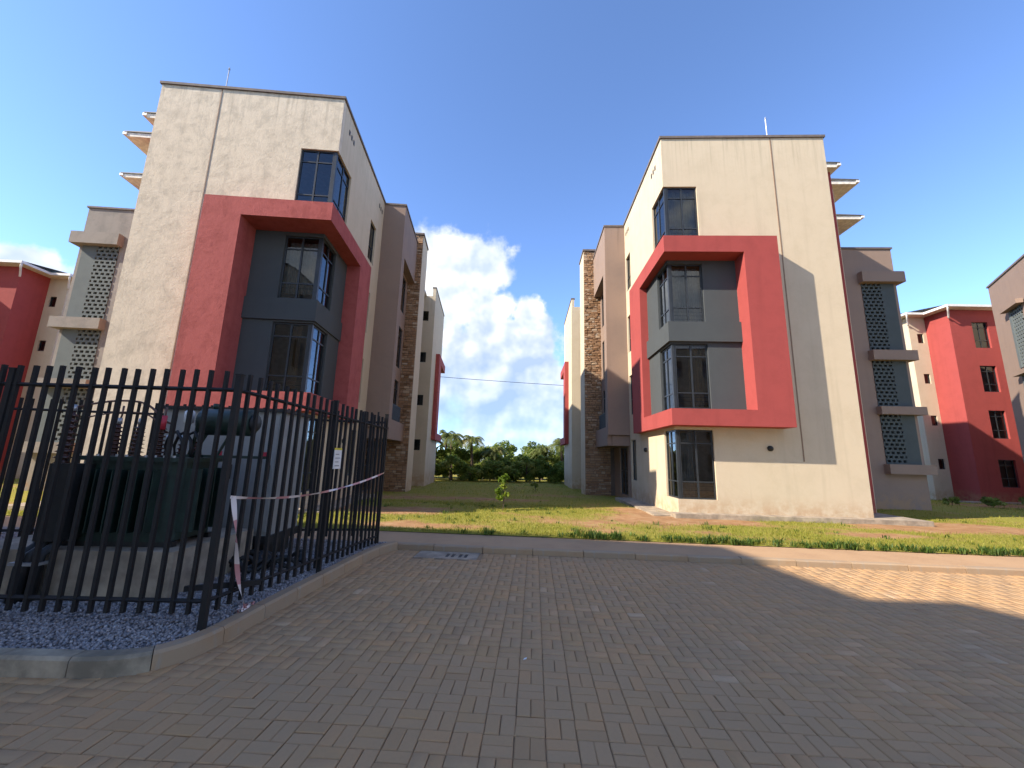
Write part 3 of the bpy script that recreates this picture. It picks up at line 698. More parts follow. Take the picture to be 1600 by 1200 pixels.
    MB(m).box(1.6, 1.7, L, 14.8, -0.7, 12.3).build('wall', 'dim', root)
    for a, b_, z0, z1 in bw: slim_window(root, m, 'v', a, b_, -0.58, z0, z1, 'balcony_window', 3, (z1 - 0.4,))
    slim_window(root, m, 'v', 6.1, 7.6, 0.05, -0.1, 2.1, 'door', 2, (1.0,))
    rl = MB(m); rl.box(u0 + 0.03, u0 + 0.07, 6.05, 7.9, 3.66, 3.72)
    for k in range(17): rl.box(u0 + 0.035, u0 + 0.06, 6.07 + 0.11 * k, 6.15 + 0.11 * k, 3.0, 3.66)
    rl.build('balcony_railing', 'steel', root)
    # stone faced stair core
    ue = 0.2
    MB(m).box(us, ue, 8.9, 10.5, -0.7, 13.5).build('stair_core', 'cream', root)
    MB(m).box(us + 0.01, ue, 8.885, 8.899, -0.7, 13.49).build('stone_mortar', 'mortar', root)
    stones(root, m, us + 0.01, -0.3 if False else -0.2, 8.886, -0.65, 13.45, 5 if m > 0 else 9)
    MB(m).box(us - 0.05, ue, 8.8, 10.55, 13.5, 13.6).build('coping', 'coping', root)
    # far wing, mirrored at the back
    uf, vf, ve = us - 0.05, 14.8, 20.3
    hw = [(-0.93, -0.48, 1.8 + 2.93 * k, 2.5 + 2.93 * k) for k in range(4)]
    MB(m).wall('u', vf, vf + 0.2, uf, 3.0, -0.8, 12.4, hw).build('wall', 'cream', root)
    MB(m).box(uf, uf + 0.2, vf + 0.2, ve, -0.8, 13.0).build('wall', 'cream', root)
    MB(m).box(uf, 4.2, ve, ve + 0.2, -0.8, 13.0).build('wall', 'cream', root)
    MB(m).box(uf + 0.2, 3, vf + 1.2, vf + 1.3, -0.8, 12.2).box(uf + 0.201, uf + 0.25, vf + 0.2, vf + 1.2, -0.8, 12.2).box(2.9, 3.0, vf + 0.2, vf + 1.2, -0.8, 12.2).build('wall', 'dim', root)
    MB(m).box(uf, uf + 0.2, vf, vf + 0.2, 12.4, 13.0).build('wall', 'cream', root)
    MB(m).box(uf + 0.2, 3, vf + 0.2, ve, 12.2, 12.35).build('roof', 'roof', root)
    cp = MB(m); cp.box(uf - 0.04, uf + 0.24, vf - 0.03, ve + 0.2, 13.0, 13.07); cp.build('coping', 'coping', root)
    for a, b_, z0, z1 in hw: slim_window(root, m, 'u', a, b_, vf + 0.06, z0, z1, 'window', 1, ())
    red_frame(root, m, 3.6, lambda u, v, z: (uf + u, ve + 0.2 - v, z), redm)
    eave(root, m, 0.2, -0.35, 10.55, 14.75, 12.45) if False else None
    eb = MB(m); eb.box(-0.6, 0.2, 10.52, 14.78, 12.3, 12.46); e = eb.build('eave', 'soffit', root); MB(m).box(-0.73, -0.602, 10.52, 14.78, 12.34, 12.46).build('gutter', 'white', e)
    # stepped outer side with pitched roofs
    MB(m).box(W, 6.82, 1.25, 2.2, -0.5, 12.6).build('wall', redm, root)
    MB(m).box(W, 7.62, 2.2, 4.4, -0.5, 12.6).build('wall', 'cream', root)
    MB(m).box(W, 9.42, 4.4, 14.0, -0.5, 12.5).build('wall', redm, root)
    eave(root, m, W, 7.02, 1.0, 2.2, 12.78); eave(root, m, W, 8.5, 2.0, 4.15, 12.82); eave(root, m, W, 10.45, 4.2, 14.3, 12.7)
    # taupe stair tower with pierced screens
    v0 = 4.85; a0, a1 = 9.43, 12.0
    lev = [(6.52, 9.7), (4.04, 6.08), (1.62, 3.70)]
    sm = 'taupe_old' if old else 'taupe'
    MB(m).wall('u', v0, v0 + 0.2, a0, a1, -0.5, 11.42, [(10.45, 11.3, z0, z1) for z0, z1 in lev]).build('stair_tower', sm, root)
    MB(m).box(a1 - 0.2, a1, v0 + 0.2, 9.0, -0.5, 11.42).box(a0, a1 - 0.2, 8.8, 9.0, -0.5, 11.42).box(a0, a1 - 0.2, v0 + 0.2, 8.8, 11.2, 11.3).build('stair_tower', sm, root)
    MB(m).box(a0, a1 + 0.05, v0 - 0.05, v0 + 0.25, 11.42, 11.5).box(a1 - 0.25, a1 + 0.05, v0 + 0.25, 9, 11.42, 11.5).build('coping', 'coping', root)
    for z0, z1 in lev: breeze(root, m, 10.45, 11.86, 11.3, v0 - 0.03, z0, z1, 'u', 'screen' if old else 'screen_shaded')
    for z0, z1 in ((9.7, 10.2), (6.08, 6.52), (3.70, 4.04), (1.22, 1.62)):
        MB(m).box(10.34, 12.2, v0 - 0.28, v0 - 0.001, z0, z1).box(12.001, 12.2, v0 - 0.001, v0 + 1.4, z0, z1).build('ledge', sm, root)
    return tag(root, label, 'apartment', 'twin apartment blocks')

apartment(1, (5.16, 12.49, 0.25), -0.0431, 3.85, (4.6, 5.38), False, 'smooth cream apartment block with bright red window surround, beyond the open paving', 0.0, -1.55)
apartment(-1, (-5.78, 11.20, 0.25), 0.0689, 3.55, (3.8, 4.6), True, 'weathered cream apartment block with faded red window surround, behind the fenced transformer', 0.2, -1.28)

# ------------------------------------------------------------------ neighbouring blocks
def neighbour(m, loc, yaw, label, tower):
    root = empty('neighbour_building', loc, yaw); H = 11.75
    wz = [(0.75, 2.35), (3.6, 5.3), (6.45, 8.1), (9.25, 10.95)]
    hr = [(1.35, 2.35, a, b_) for a, b_ in wz]
    MB(m).wall('u', 0, 0.2, 0, 4.6, -0.8, H, hr).build('wall', 'red', root)
    MB(m).box(0, 0.2, 0.2, 1.5, -0.8, H).build('wall', 'red', root)
    hc = [(-0.62, -0.22, 1.7 + 2.75 * k, 2.35 + 2.75 * k) for k in range(4)]
    MB(m).wall('u', 1.5, 1.7, -1.12, 0.4, -0.8, H, hc).build('wall', 'cream', root)
    MB(m).box(-1.12, -0.92, 1.7, 9, -0.8, H).build('wall', 'cream', root)
    MB(m).box(-0.92, 4.6, 3.2, 3.3, -0.8, H).box(0.2, 4.6, 0.2, 3.2, H - 0.1, H - 0.01).box(-0.92, 0.2, 1.7, 3.2, H - 0.1, H - 0.01).build('wall', 'dim', root)
    MB(m).box(4.6, 12, -6, 9, -0.8, 12.4).build('rear_wing', 'cream', root)
    for a, b_, z0, z1 in hr: slim_window(root, m, 'u', a, b_, 0.1, z0, z1, 'window', 2, (z0 + 0.5, z1 - 0.35))
    for a, b_, z0, z1 in hc: slim_window(root, m, 'u', a, b_, 1.56, z0, z1, 'window', 1, ())
    sf = MB(m); sf.box(-0.45, 4.6, -0.45, 3.3, H, H + 0.1); sf.box(-1.55, -0.451, 1.05, 9, H, H + 0.1); e = sf.build('eave', 'soffit', root)
    gt_ = MB(m); z = H + 0.0
    gt_.box(-0.57, 4.6, -0.57, -0.451, z, z + 0.14); gt_.box(-0.57, -0.451, -0.45, 1.049, z, z + 0.14); gt_.box(-1.67, -0.571, 0.93, 1.049, z, z + 0.14); gt_.box(-1.67, -1.551, 1.05, 9, z, z + 0.14); gt_.build('gutter', 'white', e)
    rf = MB(m); rf.add([(-0.5, -0.5, H + 0.15), (4.6, -0.5, H + 0.15), (4.6, 3.0, H + 0.75), (-0.5, 3.0, H + 0.75), (-1.6, 1.0, H + 0.15), (-1.6, 9, H + 0.15), (1.5, 9, H + 0.8), (1.5, 1.0, H + 0.8)], [(0, 1, 2, 3), (4, 7, 6, 5)]); rf.build('roof_sheet', 'roof', root)
    for (a, b_) in ((-0.51, -0.5), (-1.61, 1.0)):
        x0, y0 = a, b_
        pts_ = [(x0, y0, z), (x0, y0, z - 0.12), (x0 + 0.12, y0 + 0.12, z - 0.3), (x0 + 0.40, y0 + 0.40, z - 0.5), (x0 + 0.43, y0 + 0.43, z - 0.62)]
        dp = MB(m).tube(pts_, 0.045, 8).build('downpipe', 'white', root, True)
    MB(m).box(-1.5, 6, -0.9, -0.001, -0.8, -0.08).build('concrete_apron', 'concrete', root)
    if tower:
        # taupe stair tower standing forward, its pierced side turned to the gap
        tr = Matrix.Rotation(0.0, 4, 'Z')
        d = Vector((-2.1, -3.2, 0)).normalized(); p0 = Vector((-1.1, -3.2, 0)); nrm = Vector((0.84, -0.55, 0))
        def W3(a, dd, zz): q = p0 + d * a + nrm * dd; return (q.x, q.y, zz)
        def slab(bm, a0, a1, d0, d1, z0, z1):
            vs = [W3(a0, d0, z0), W3(a1, d0, z0), W3(a1, d1, z0), W3(a0, d1, z0), W3(a0, d0, z1), W3(a1, d0, z1), W3(a1, d1, z1), W3(a0, d1, z1)]
            bm.add(vs, [(0, 3, 2, 1), (4, 5, 6, 7), (0, 1, 5, 4), (1, 2, 6, 5), (2, 3, 7, 6), (3, 0, 4, 7)])
        t = MB(m); spans = [(0, 2.0), (3.0, 4.6)]
        lv = [(6.8, 9.75), (3.6, 6.4), (0.6, 3.2)]
        for a0, a1 in spans: slab(t, a0, a1, 0, 0.2, -0.8, 11.75)
        zs = [-0.8, 0.6, 3.2, 3.6, 6.4, 6.8, 9.75, 11.75]
        for k in range(0, 8, 2): slab(t, 2.0, 3.0, 0, 0.2, zs[k], zs[k + 1])
        slab(t, 0, 0.2, 0.2, 5, -0.8, 11.75); slab(t, 4.4, 4.6, 0.2, 5, -0.8, 11.75); slab(t, 0.2, 4.4, 4.8, 5, -0.8, 11.75); slab(t, 0.2, 4.4, 0.2, 4.8, 11.4, 11.5)
        t.build('stair_tower', 'taupe', root)
        c = MB(m); slab(c, -0.05, 4.65, -0.05, 0.25, 11.75, 11.84); c.build('coping', 'coping', root)
        for z0, z1 in lv:
            s = MB(m); n = int((z1 - z0) / 0.17); cs = (z1 - z0) / n
            slab(s, 1.75, 1.99, -0.05, -0.001, z0, z1)
            for k in range(n):
                za = z0 + k * cs; slab(s, 1.99, 3.0, -0.03, 0.1, za, za + cs * 0.45)
                for j in range(6):
                    a = 1.99 + 0.2 * j + (0.1 if k % 2 else 0); slab(s, a, min(a + 0.075, 3.0), -0.03, 0.1, za + cs * 0.45, za + cs) if a < 2.99 else None
            o = s.build('breeze_block_screen', 'screen', root); o['kind'] = 'stuff'
            l = MB(m); slab(l, 1.6, 3.4, -0.3, -0.051, z1 + 0.001, z1 + 0.22); l.build('ledge', 'taupe', root)
    return tag(root, label, 'building', 'neighbouring apartment blocks')
neighbour(1, (27.7, 23.9, 0.0), -0.02, 'red and cream block with white gutters beside a taupe stair tower', True)
neighbour(-1, (-28.2, 21.2, 0.0), 0.05, 'red and cream block with white gutters standing in shade beyond the weathered cream block', False)

# block across the road, behind the camera: its long shadow lies over the paving
opp = empty('opposite_building', (-21, -4, 0))
def shade(px, py, h): return (px - 18.67 * h / 13.31, py - 6.73 * h / 13.31)
poly = [(-30.5, 3.0), (-22.0, 2.85), (-14.25, 1.62), (-13.9, -1.05), (-12.62, -1.08), (-12.3, -1.7), (-11.4, -9), (-30.5, -10)]
b = MB(); b.prism([(x + 21, y + 4) for x, y in poly][::-1], 0, 13.2); b.build('wall', 'cream', opp)
b = MB(); b.prism([(x + 21, y + 4) for x, y in [(-30.55, 3.06), (-22.0, 2.91), (-14.2, 1.67), (-13.85, -1.0), (-12.57, -1.03), (-12.25, -1.7), (-11.35, -9.05), (-30.55, -10.05)]][::-1], 13.2, 13.3); b.build('coping', 'coping', opp)
for k in range(4):
    for x in (-29, -26.5, -23.8):
        wb = MB(); wb.box(x + 21, x + 22.2, 6.72, 7.12, 0.9 + 3.1 * k, 2.5 + 3.1 * k); wb.build('window', 'frame', opp)
    for y in (-7.6, -5.2, -3.2):
        t_ = (-1.7 - y) / 7.3; xx = -12.3 + 0.9 * t_
        wb = MB(); wb.box(xx + 21 - 0.2, xx + 21 + 0.09, y + 4 - 0.55, y + 4 + 0.55, 0.9 + 3.1 * k, 2.6 + 3.1 * k); wb.build('window', 'frame', opp)
tag(opp, 'cream block across the road behind the viewer, shading the paving', 'building')

opp2 = empty('opposite_building', (11, -15, 0), 0.03)
hol = [(x, x + 1.3, 0.8 + 3.1 * k, 2.5 + 3.1 * k) for k in range(4) for x in (-7.6, -4.4, 2.6, 5.8)]
MB().wall('u', -0.2, 0, -9, 9, -0.1, 13, hol).build('wall', 'cream', opp2)
MB().box(-9, 9, -11, -1.4, -0.1, 13).build('wall', 'cream', opp2)
fr_ = MB(); fr_.box(-1.8, 1.8, 0.001, 0.6, 2.6, 3.1); fr_.box(-1.8, 1.8, 0.001, 0.6, 8.3, 8.8); fr_.box(-1.8, -1.0, 0.001, 0.6, 3.1, 8.3); fr_.box(1.0, 1.8, 0.001, 0.6, 3.1, 8.3); fr_.build('red_surround', 'red', opp2)
MB().box(-9.06, 9.06, -11.06, 0.06, 13.0, 13.1).build('coping', 'coping', opp2)
for a, b_, z0, z1 in hol: slim_window(opp2, 1, 'u', a, b_, -0.12, z0, z1, 'window', 2, (z1 - 0.4,))
tag(opp2, 'cream block with a red window surround across the road behind the viewer, facing the twins', 'building')

# ------------------------------------------------------------------ steel fence round the island
fence = empty('steel_fence', (-2.78, 3.98, 0.11))
FX, FY = -2.78, 3.98
runs = [((-2.78, 3.98), (-9.6, 3.90), 0.148), ((-2.78, 3.98), (-2.42, 7.72), 0.148), ((-2.42, 7.72), (-8.6, 6.75), 0.148), ((-9.6, 3.90), (-8.6, 6.75), 0.148)]
pk = None; rng_f = random.Random(3)
postset = []
def post(x, y, top=2.50, r=0.027):
    if any((x - a) ** 2 + (y - c) ** 2 < 0.02 for a, c in postset): return
    postset.append((x, y)); b = MB(); b.box(-r, r, -r, r, -0.1, top - 0.11); b.box(-r - 0.004, r + 0.004, -r - 0.004, r + 0.004, top - 0.11, top - 0.095)
    b.build('post', 'steel', fence, loc=(x - FX, y - FY, 0), rz=0.02)
for (p, q, sp) in runs:
    P_, Q_ = Vector(p), Vector(q); d = (Q_ - P_); L = d.length; a = math.atan2(d.y, d.x)
    npost = max(1, round(L / 1.95)); drop = 0.11 if q == (-2.42, 7.72) else 0.0
    for k in range(npost + 1):
        c = P_ + d * k / npost; post(c.x, c.y)
    for z in (0.37 - 0.11, 2.35 - 0.11):
        b = MB(); b.tube([(0.02, 0, z), (L - 0.02, 0, z - drop)], 0.021, 4); b.build('rail', 'steel', fence, loc=(p[0] - FX, p[1] - FY, 0), rz=a)
    n = int(L / sp)
    for k in range(1, n + 1):
        t = k * sp / L
        if any(abs(t - j / npost) * L < 0.05 for j in range(npost + 1)): continue
        c = P_ + d * t
        if pk is None:
            b = MB(); b.box(-0.0165, 0.0165, -0.0165, 0.0165, 0.255 - 0.11, 2.545 - 0.11); pk = b.build('picket', 'steel', fence); o = pk
        else: o = pk.copy(); COL.objects.link(o); o.parent = fence
        nn = Vector((d.y, -d.x)).normalized() * 0.0
        o.location = (c.x - FX, c.y - FY, rng_f.gauss(0, 0.004) - drop * t); o.rotation_euler = (rng_f.gauss(0, 0.003), rng_f.gauss(0, 0.003), a)
b = MB(); b.box(-0.02, 0.62, -0.015, 0.015, -0.02, 0.03); b.build('brace', 'steel', fence, loc=(-0.33, 0.18, 0.30), rz=0.42)
tag(fence, 'black steel picket fence enclosing the gravel island with the transformer', 'fence')
# sign wired to the fence
sg = empty('warning_sign', (-2.565, 5.93, 1.52), math.atan2(3.74, 0.36))
MB().box(-0.10, 0.10, -0.036, -0.026, 0, 0.27).build('sign_plate', 'paper', sg); MB().box(-0.10, 0.10, -0.036, -0.026, 0.2701, 0.30).build('sign_header', 'yellow', sg)
for k in range(4): MB().box(-0.07, 0.055 - 0.03 * (k % 2), -0.039, -0.0365, 0.04 + 0.055 * k, 0.048 + 0.055 * k).build('text_line', 'ink', sg)
tag(sg, 'small white notice with a yellow header hung on the side of the picket fence', 'sign')
# barrier tape
def ribbon(pts, wid, ups, name, parent=None):
    pts = [Vector(p) for p in pts]; v, f, t = [], [], []; L = 0
    for i, p in enumerate(pts):
        if i: L += (p - pts[i - 1]).length
        h = Vector(ups[i]).normalized() * wid / 2; v += [p - h, p + h]; t += [L, L]
    f = [(2 * i, 2 * i + 2, 2 * i + 3, 2 * i + 1) for i in range(len(pts) - 1)]
    b = MB(); b.v = [tuple(x) for x in v]; b.f = f; b.t = t
    return b.build(name, 'tape', parent, True, 'along')
tp = empty('barrier_tape', (-2.74, 4.02, 0.12)); T0 = Vector((-2.74, 4.02, 0.12))
pts_ = []; ups = []
A = Vector((-2.72, 4.0, 1.30)); B_ = Vector((-2.385, 7.68, 1.40))
for k in range(41):
    t = k / 40; p = A.lerp(B_, t); p.z -= 0.16 * 4 * t * (1 - t) * (1 - 0.35 * t); p.x += 0.01 + 0.03 * math.sin(t * 9) * t * (1 - t); pts_.append(p - T0)
    tw = 0.9 * math.sin(7 * t) + 0.5 * math.sin(19 * t); ups.append((math.sin(tw), 0.1, math.cos(tw)))
ribbon(pts_, 0.03, ups, 'strung_tape', tp)
pts_ = []; ups = []
for k in range(30):
    t = k / 29; p = Vector((-2.70 + 0.055 * t, 4.03 + 0.36 * t ** 1.5, 1.30 - 1.13 * t)); p.x += 0.02 * math.sin(6 * t); pts_.append(p - T0)
    tw = 5.5 * t + 0.4; ups.append((math.cos(tw), math.sin(tw) * 0.9, 0.15))
ribbon(pts_, 0.045, ups, 'hanging_tape', tp)
pts_ = []; ups = []; rr = random.Random(4); p = Vector((-2.655, 4.40, 0.165))
for k in range(34):
    p = p + Vector((rr.gauss(0, 0.028) * 0.6, rr.gauss(0, 0.045), 0)); p.x = min(max(p.x, -2.76), -2.69 + 0.07 * (p.y - 4.3)); p.y = min(max(p.y, 4.34), 4.80); p.z = 0.155 + abs(rr.gauss(0, 0.016)); pts_.append(p - T0); ups.append((rr.gauss(0, 1), rr.gauss(0, 1), rr.gauss(0, 0.9)))
ribbon(pts_, 0.05, ups, 'crumpled_tape', tp)
tag(tp, 'red and white barrier tape tied to the fence, its loose end crumpled on the gravel', 'tape')

# ------------------------------------------------------------------ transformer, plinth, cabinet
pl = MB(); pl.box(-1.05, 1.15, 0, 1.6, 0, 0.46); pl.box(-1.05, 1.15, -0.001, 0.0, 0, 0.001)
tag(MB().prism([(-1.25, 0), (1.10, 0), (1.12, 0.02), (1.12, 1.5), (-1.25, 1.5), (-1.27, 0.02)], 0, 0.50).build('concrete_plinth', 'concrete', None, loc=(-4.86, 4.68, 0.11), rz=0.03), 'grey concrete plinth on the gravel carrying the dark green transformer', 'plinth')
tr = empty('transformer', (-4.60, 5.24, 0.61), 0.03); tr.scale = (0.93, 1, 1)
tk = MB()
def rounded(x0, x1, y0, y1, r, n=5):
    o = []
    for cx, cyy, a in ((x1 - r, y1 - r, 0), (x0 + r, y1 - r, 90), (x0 + r, y0 + r, 180), (x1 - r, y0 + r, 270)):
        for k in range(n + 1): t = R(a + 90 * k / n); o.append((cx + r * math.cos(t), cyy + r * math.sin(t)))
    return o
tk.prism(rounded(-0.66, 0.66, -0.36, 0.4, 0.16), 0.06, 0.98); tk.build('tank', 'green', tr)
MB().prism(rounded(-0.72, 0.72, -0.42, 0.46, 0.12), 0.98, 1.03).build('lid', 'green', tr)
bo = MB()
for k in range(11):
    bo.tube([(-0.6 + 0.12 * k, -0.405, 1.03), (-0.6 + 0.12 * k, -0.405, 1.055)], 0.016, 6)
bo.build('lid_bolts', 'galv', tr)
for k in range(9):
    MB().box(-0.33 + 0.1 * k, -0.315 + 0.1 * k, -0.52, -0.355, 0.18, 0.88).build('cooling_fin', 'green', tr)
for k in range(5):
    MB().box(0.655, 0.86, -0.25 + 0.12 * k, -0.235 + 0.12 * k, 0.16, 0.9).build('cooling_fin', 'green', tr)
for y in (-0.3, 0.3): MB().box(-0.7, 0.7, y - 0.04, y + 0.04, 0, 0.06).build('skid', 'dark', tr)
# cable box with cables running down in front of the plinth
cbx = MB(); cbx.box(-0.68, -0.40, -0.62, -0.362, 0.10, 0.94); cb = cbx.build('cable_box', 'dark', tr)
for k, (x, y) in enumerate(((-0.68, -0.68), (-0.58, -0.69), (-0.48, -0.68))):
    MB().tube([(x, -0.5, 0.2), (x, -0.56, 0.05), (x, y, -0.02), (x, y, -0.15), (x - 0.01, y, -0.5)], 0.05, 8).build('cable', 'dark', cb, True)
MB().box(-0.74, -0.42, -0.75, -0.62, -0.12, -0.09).build('cable_cleat', 'galv', cb)
# bushings
def bushing(x, y, h, r, sheds, parent, zb=1.03):
    b = MB(); pts_, rs = [(x, y, zb)], [r * 1.1]
    for k in range(sheds):
        z = zb + 0.02 + h * k / sheds; dz = h / sheds; tp_ = 1 - 0.35 * k / sheds
        pts_ += [(x, y, z + dz * 0.1), (x, y, z + dz * 0.45), (x, y, z + dz * 0.6), (x, y, z + dz * 0.95)]; rs += [r * 0.6 * tp_, r * 0.6 * tp_, r * 1.25 * tp_, r * 0.62 * tp_]
    pts_ += [(x, y, zb + 0.02 + h), (x, y, zb + 0.02 + h + 0.07)]; rs += [r * 0.35, r * 0.35]
    o = b.tube(pts_, rs, 10).build('bushing', 'porcelain', parent, True)
    MB().tube([(x, y, zb + 0.02 + h + 0.03), (x, y, zb + 0.02 + h + 0.11)], [0.035, 0.028], 8).build('terminal', 'galv', o, True); return o
for x in (-0.60, -0.30, 0.0): bushing(x, 0.02, 0.36, 0.075, 7, tr)
bushing(-0.70, -0.48, 0.56, 0.075, 8, tr, 0.94)
for k in range(4): bushing(-0.3 + 0.2 * k, 0.28, 0.16, 0.05, 3, tr)
# arching bars over the bushings
arc = [(-0.70 + 0.84 * t, -0.46 + 0.46 * min(1, 2.2 * t), 1.60 + 0.16 * math.sin(math.pi * min(1, t * 1.15)) - 0.14 * t * t) for t in [k / 14 for k in range(15)]]
MB().tube(arc, 0.014, 6).build('busbar', 'copper', tr, True)
MB().tube([(x, y + 0.06, z - 0.14) for x, y, z in arc], 0.010, 6).build('busbar', 'copper', tr, True)
for x in (-0.60, -0.30, 0.0): MB().tube([(x, 0.02, 1.46), (x + 0.02, 0.02, 1.56), (x + 0.03, 0.01, 1.68)], 0.012, 6).build('jumper', 'copper', tr, True)
for k, x in enumerate((0.14, 0.26, 0.38)):
    MB().tube([(x, 0.0, 1.05), (x - 0.03, 0.0, 1.18), (x + 0.03, -0.02, 1.32), (x + 0.14, -0.05, 1.36), (x + 0.24, -0.06, 1.24), (x + 0.27, -0.06, 1.04)], 0.02, 8).build('hose', 'dark', tr, True)
MB().tube([(0.07, -0.05, 1.38), (0.07, -0.05, 1.56)], 0.035, 8).build('valve_cap', 'redlabel', tr, True)
# conservator drum on brackets
cv = MB().tube([(0.56, 0.0, 1.50), (0.585, 0.0, 1.50), (0.60, 0.0, 1.50), (1.24, 0.0, 1.50), (1.27, 0.0, 1.50), (1.295, 0, 1.50)], [0.02, 0.15, 0.175, 0.175, 0.16, 0.02], 20).build('conservator', 'green', tr, True)
MB().tube([(1.29, 0, 1.50), (1.32, 0, 1.50)], [0.12, 0.11], 16).build('end_cover', 'dark', cv, True)
MB().tube([(0.72, 0, 1.67), (0.72, 0, 1.74)], 0.035, 8).build('filler_cap', 'green', cv, True)
for x in (0.66, 0.98): MB().tube([(x - 0.16, 0, 1.03), (x, 0.0, 1.36)], 0.018, 6).build('bracket', 'green', tr)
MB().box(0.3, 1.5, -0.03, 0.03, 1.035, 1.07).build('support_arm', 'green', tr)
MB().tube([(0.56, 0, 1.5), (0.50, 0, 1.42), (0.50, 0, 1.3), (0.45, 0, 1.04)], 0.022, 8).build('oil_pipe', 'green', tr, True)
MB().tube([(0.42, -0.06, 1.46), (0.42, -0.06, 1.48), (0.42, -0.06, 1.62), (0.42, -0.06, 1.64)], [0.03, 0.06, 0.06, 0.03], 12).build('breather', 'breather', tr, True)
tag(tr, 'dark green oil transformer with ribbed bushings and a drum on top, on the concrete plinth', 'transformer')
# grey cabinet behind
cab = empty('electrical_cabinet', (-4.55, 6.36, 0.11), 0.05)
MB().box(-0.98, 0.86, 0, 0.95, 0.36, 2.26).build('housing', 'cabinet', cab)
MB().box(-1.05, 0.93, -0.07, 1.02, 2.26, 2.31).build('roof_cap', 'dark', cab)
MB().box(-1.0, 0.90, -0.03, 0.98, 0.24, 0.36).build('base_frame', 'dark', cab)
for x in (-0.85, -0.1, 0.72):
    MB().box(x - 0.08, x + 0.08, 0.05, 0.85, 0, 0.24).build('foot', 'dark', cab)
for x0, x1 in ((-0.95, -0.36), (-0.34, 0.25), (0.27, 0.83)):
    d_ = MB().box(x0, x1, -0.018, -0.001, 0.42, 2.2).build('door', 'cabinet', cab); MB().box(x1 - 0.08, x1 - 0.05, -0.05, -0.019, 1.2, 1.42).build('handle', 'dark', d_)
for x in (-0.12, 0.60): MB().box(x, x + 0.14, -0.022, -0.0185, 1.55, 1.62).build('label_plate', 'redlabel', cab)
tag(cab, 'pale grey metal electrical cabinet on a black base inside the fence', 'cabinet')
b = MB(); rr = random.Random(2)
for k in range(7):
    c = (rr.uniform(-0.5, 0.5), rr.uniform(-0.12, 0.12), 0.1 + 0.05 * rr.random()); b.tube([(c[0] + 0.3 * math.cos(t), c[1] + 0.2 * math.sin(t), c[2] + 0.08 * math.sin(3 * t + k)) for t in [6.28 * j / 20 for j in range(20)]], 0.03, 6, False)
tag(b.build('cable_coil', 'dark', None, True, loc=(-3.75, 6.0, 0.09)), 'tangled coil of black cable lying on the gravel beside the grey cabinet', 'cable')

# ------------------------------------------------------------------ planting
def leaves(centres, radii, n_each, size, flat=0.7):
    c = np.repeat(np.asarray(centres, float), n_each, 0); r_ = np.repeat(np.asarray(radii, float), n_each)
    n = len(c); d = rng.normal(0, 1, (n, 3)); d /= np.linalg.norm(d, axis=1)[:, None]
    p = c + d * (r_ * rng.uniform(0.25, 1, n) ** 0.5)[:, None] * np.array([1, 1, 0.8])
    a = rng.normal(0, 1, (n, 3)); a[:, 2] *= flat; a /= np.linalg.norm(a, axis=1)[:, None]
    q = np.cross(a, rng.normal(0, 1, (n, 3))); q /= np.linalg.norm(q, axis=1)[:, None]
    s = size * rng.uniform(0.6, 1.4, n)[:, None]
    vv = np.stack([p - a * s, p + q * s * 0.38, p + a * s, p - q * s * 0.38], 1).reshape(-1, 3); ff = np.arange(4 * n).reshape(-1, 4)
    clump = np.repeat(rng.normal(0.45, 0.2, len(centres)), n_each)
    return vv, ff, np.repeat(np.clip(clump + rng.normal(0, 0.13, n), 0, 1), 4)
def leafy_tree(x, y, h, rx, rz_, label, n=26, per=130, size=0.13, name='broadleaf_tree', cat='tree', group='trees behind the blocks', trunk=True, mtl='leaf', low=0.35):
    z = lawn_z(x, y) - 0.03; root = empty(name, (x, y, z))
    cs, rs = [], []
    while len(cs) < n:
        d = rng.normal(0, 1, 3); d /= np.linalg.norm(d); k = rng.uniform(0.35, 1) ** 0.6
        c = np.array([0, 0, h * (low + (1 - low) / 2)]) + d * np.array([rx, rx, h * (1 - low) / 2]) * k * 0.85
        if c[2] > 0.15: cs.append(c); rs.append(rx * rng.uniform(0.2, 0.38))
    vv, ff, tt = leaves(cs, rs, per, size); np_mesh('crown', vv, ff, mtl, root, tt, 4)
    b = MB(); b.tube([(0, 0, 0), (0.03, 0.02, h * 0.3), (0, 0, h * 0.7)], [0.035 * h, 0.026 * h, 0.01 * h], 7)
    for c in cs[:7]: b.tube([(0.02, 0.01, h * 0.32), (c[0] * 0.5, c[1] * 0.5, (c[2] + h * 0.32) / 2 + 0.1), tuple(c)], [0.016 * h, 0.01 * h, 0.004 * h], 5)
    b.build('trunk', 'bark', root)
    return tag(root, label, cat, group)
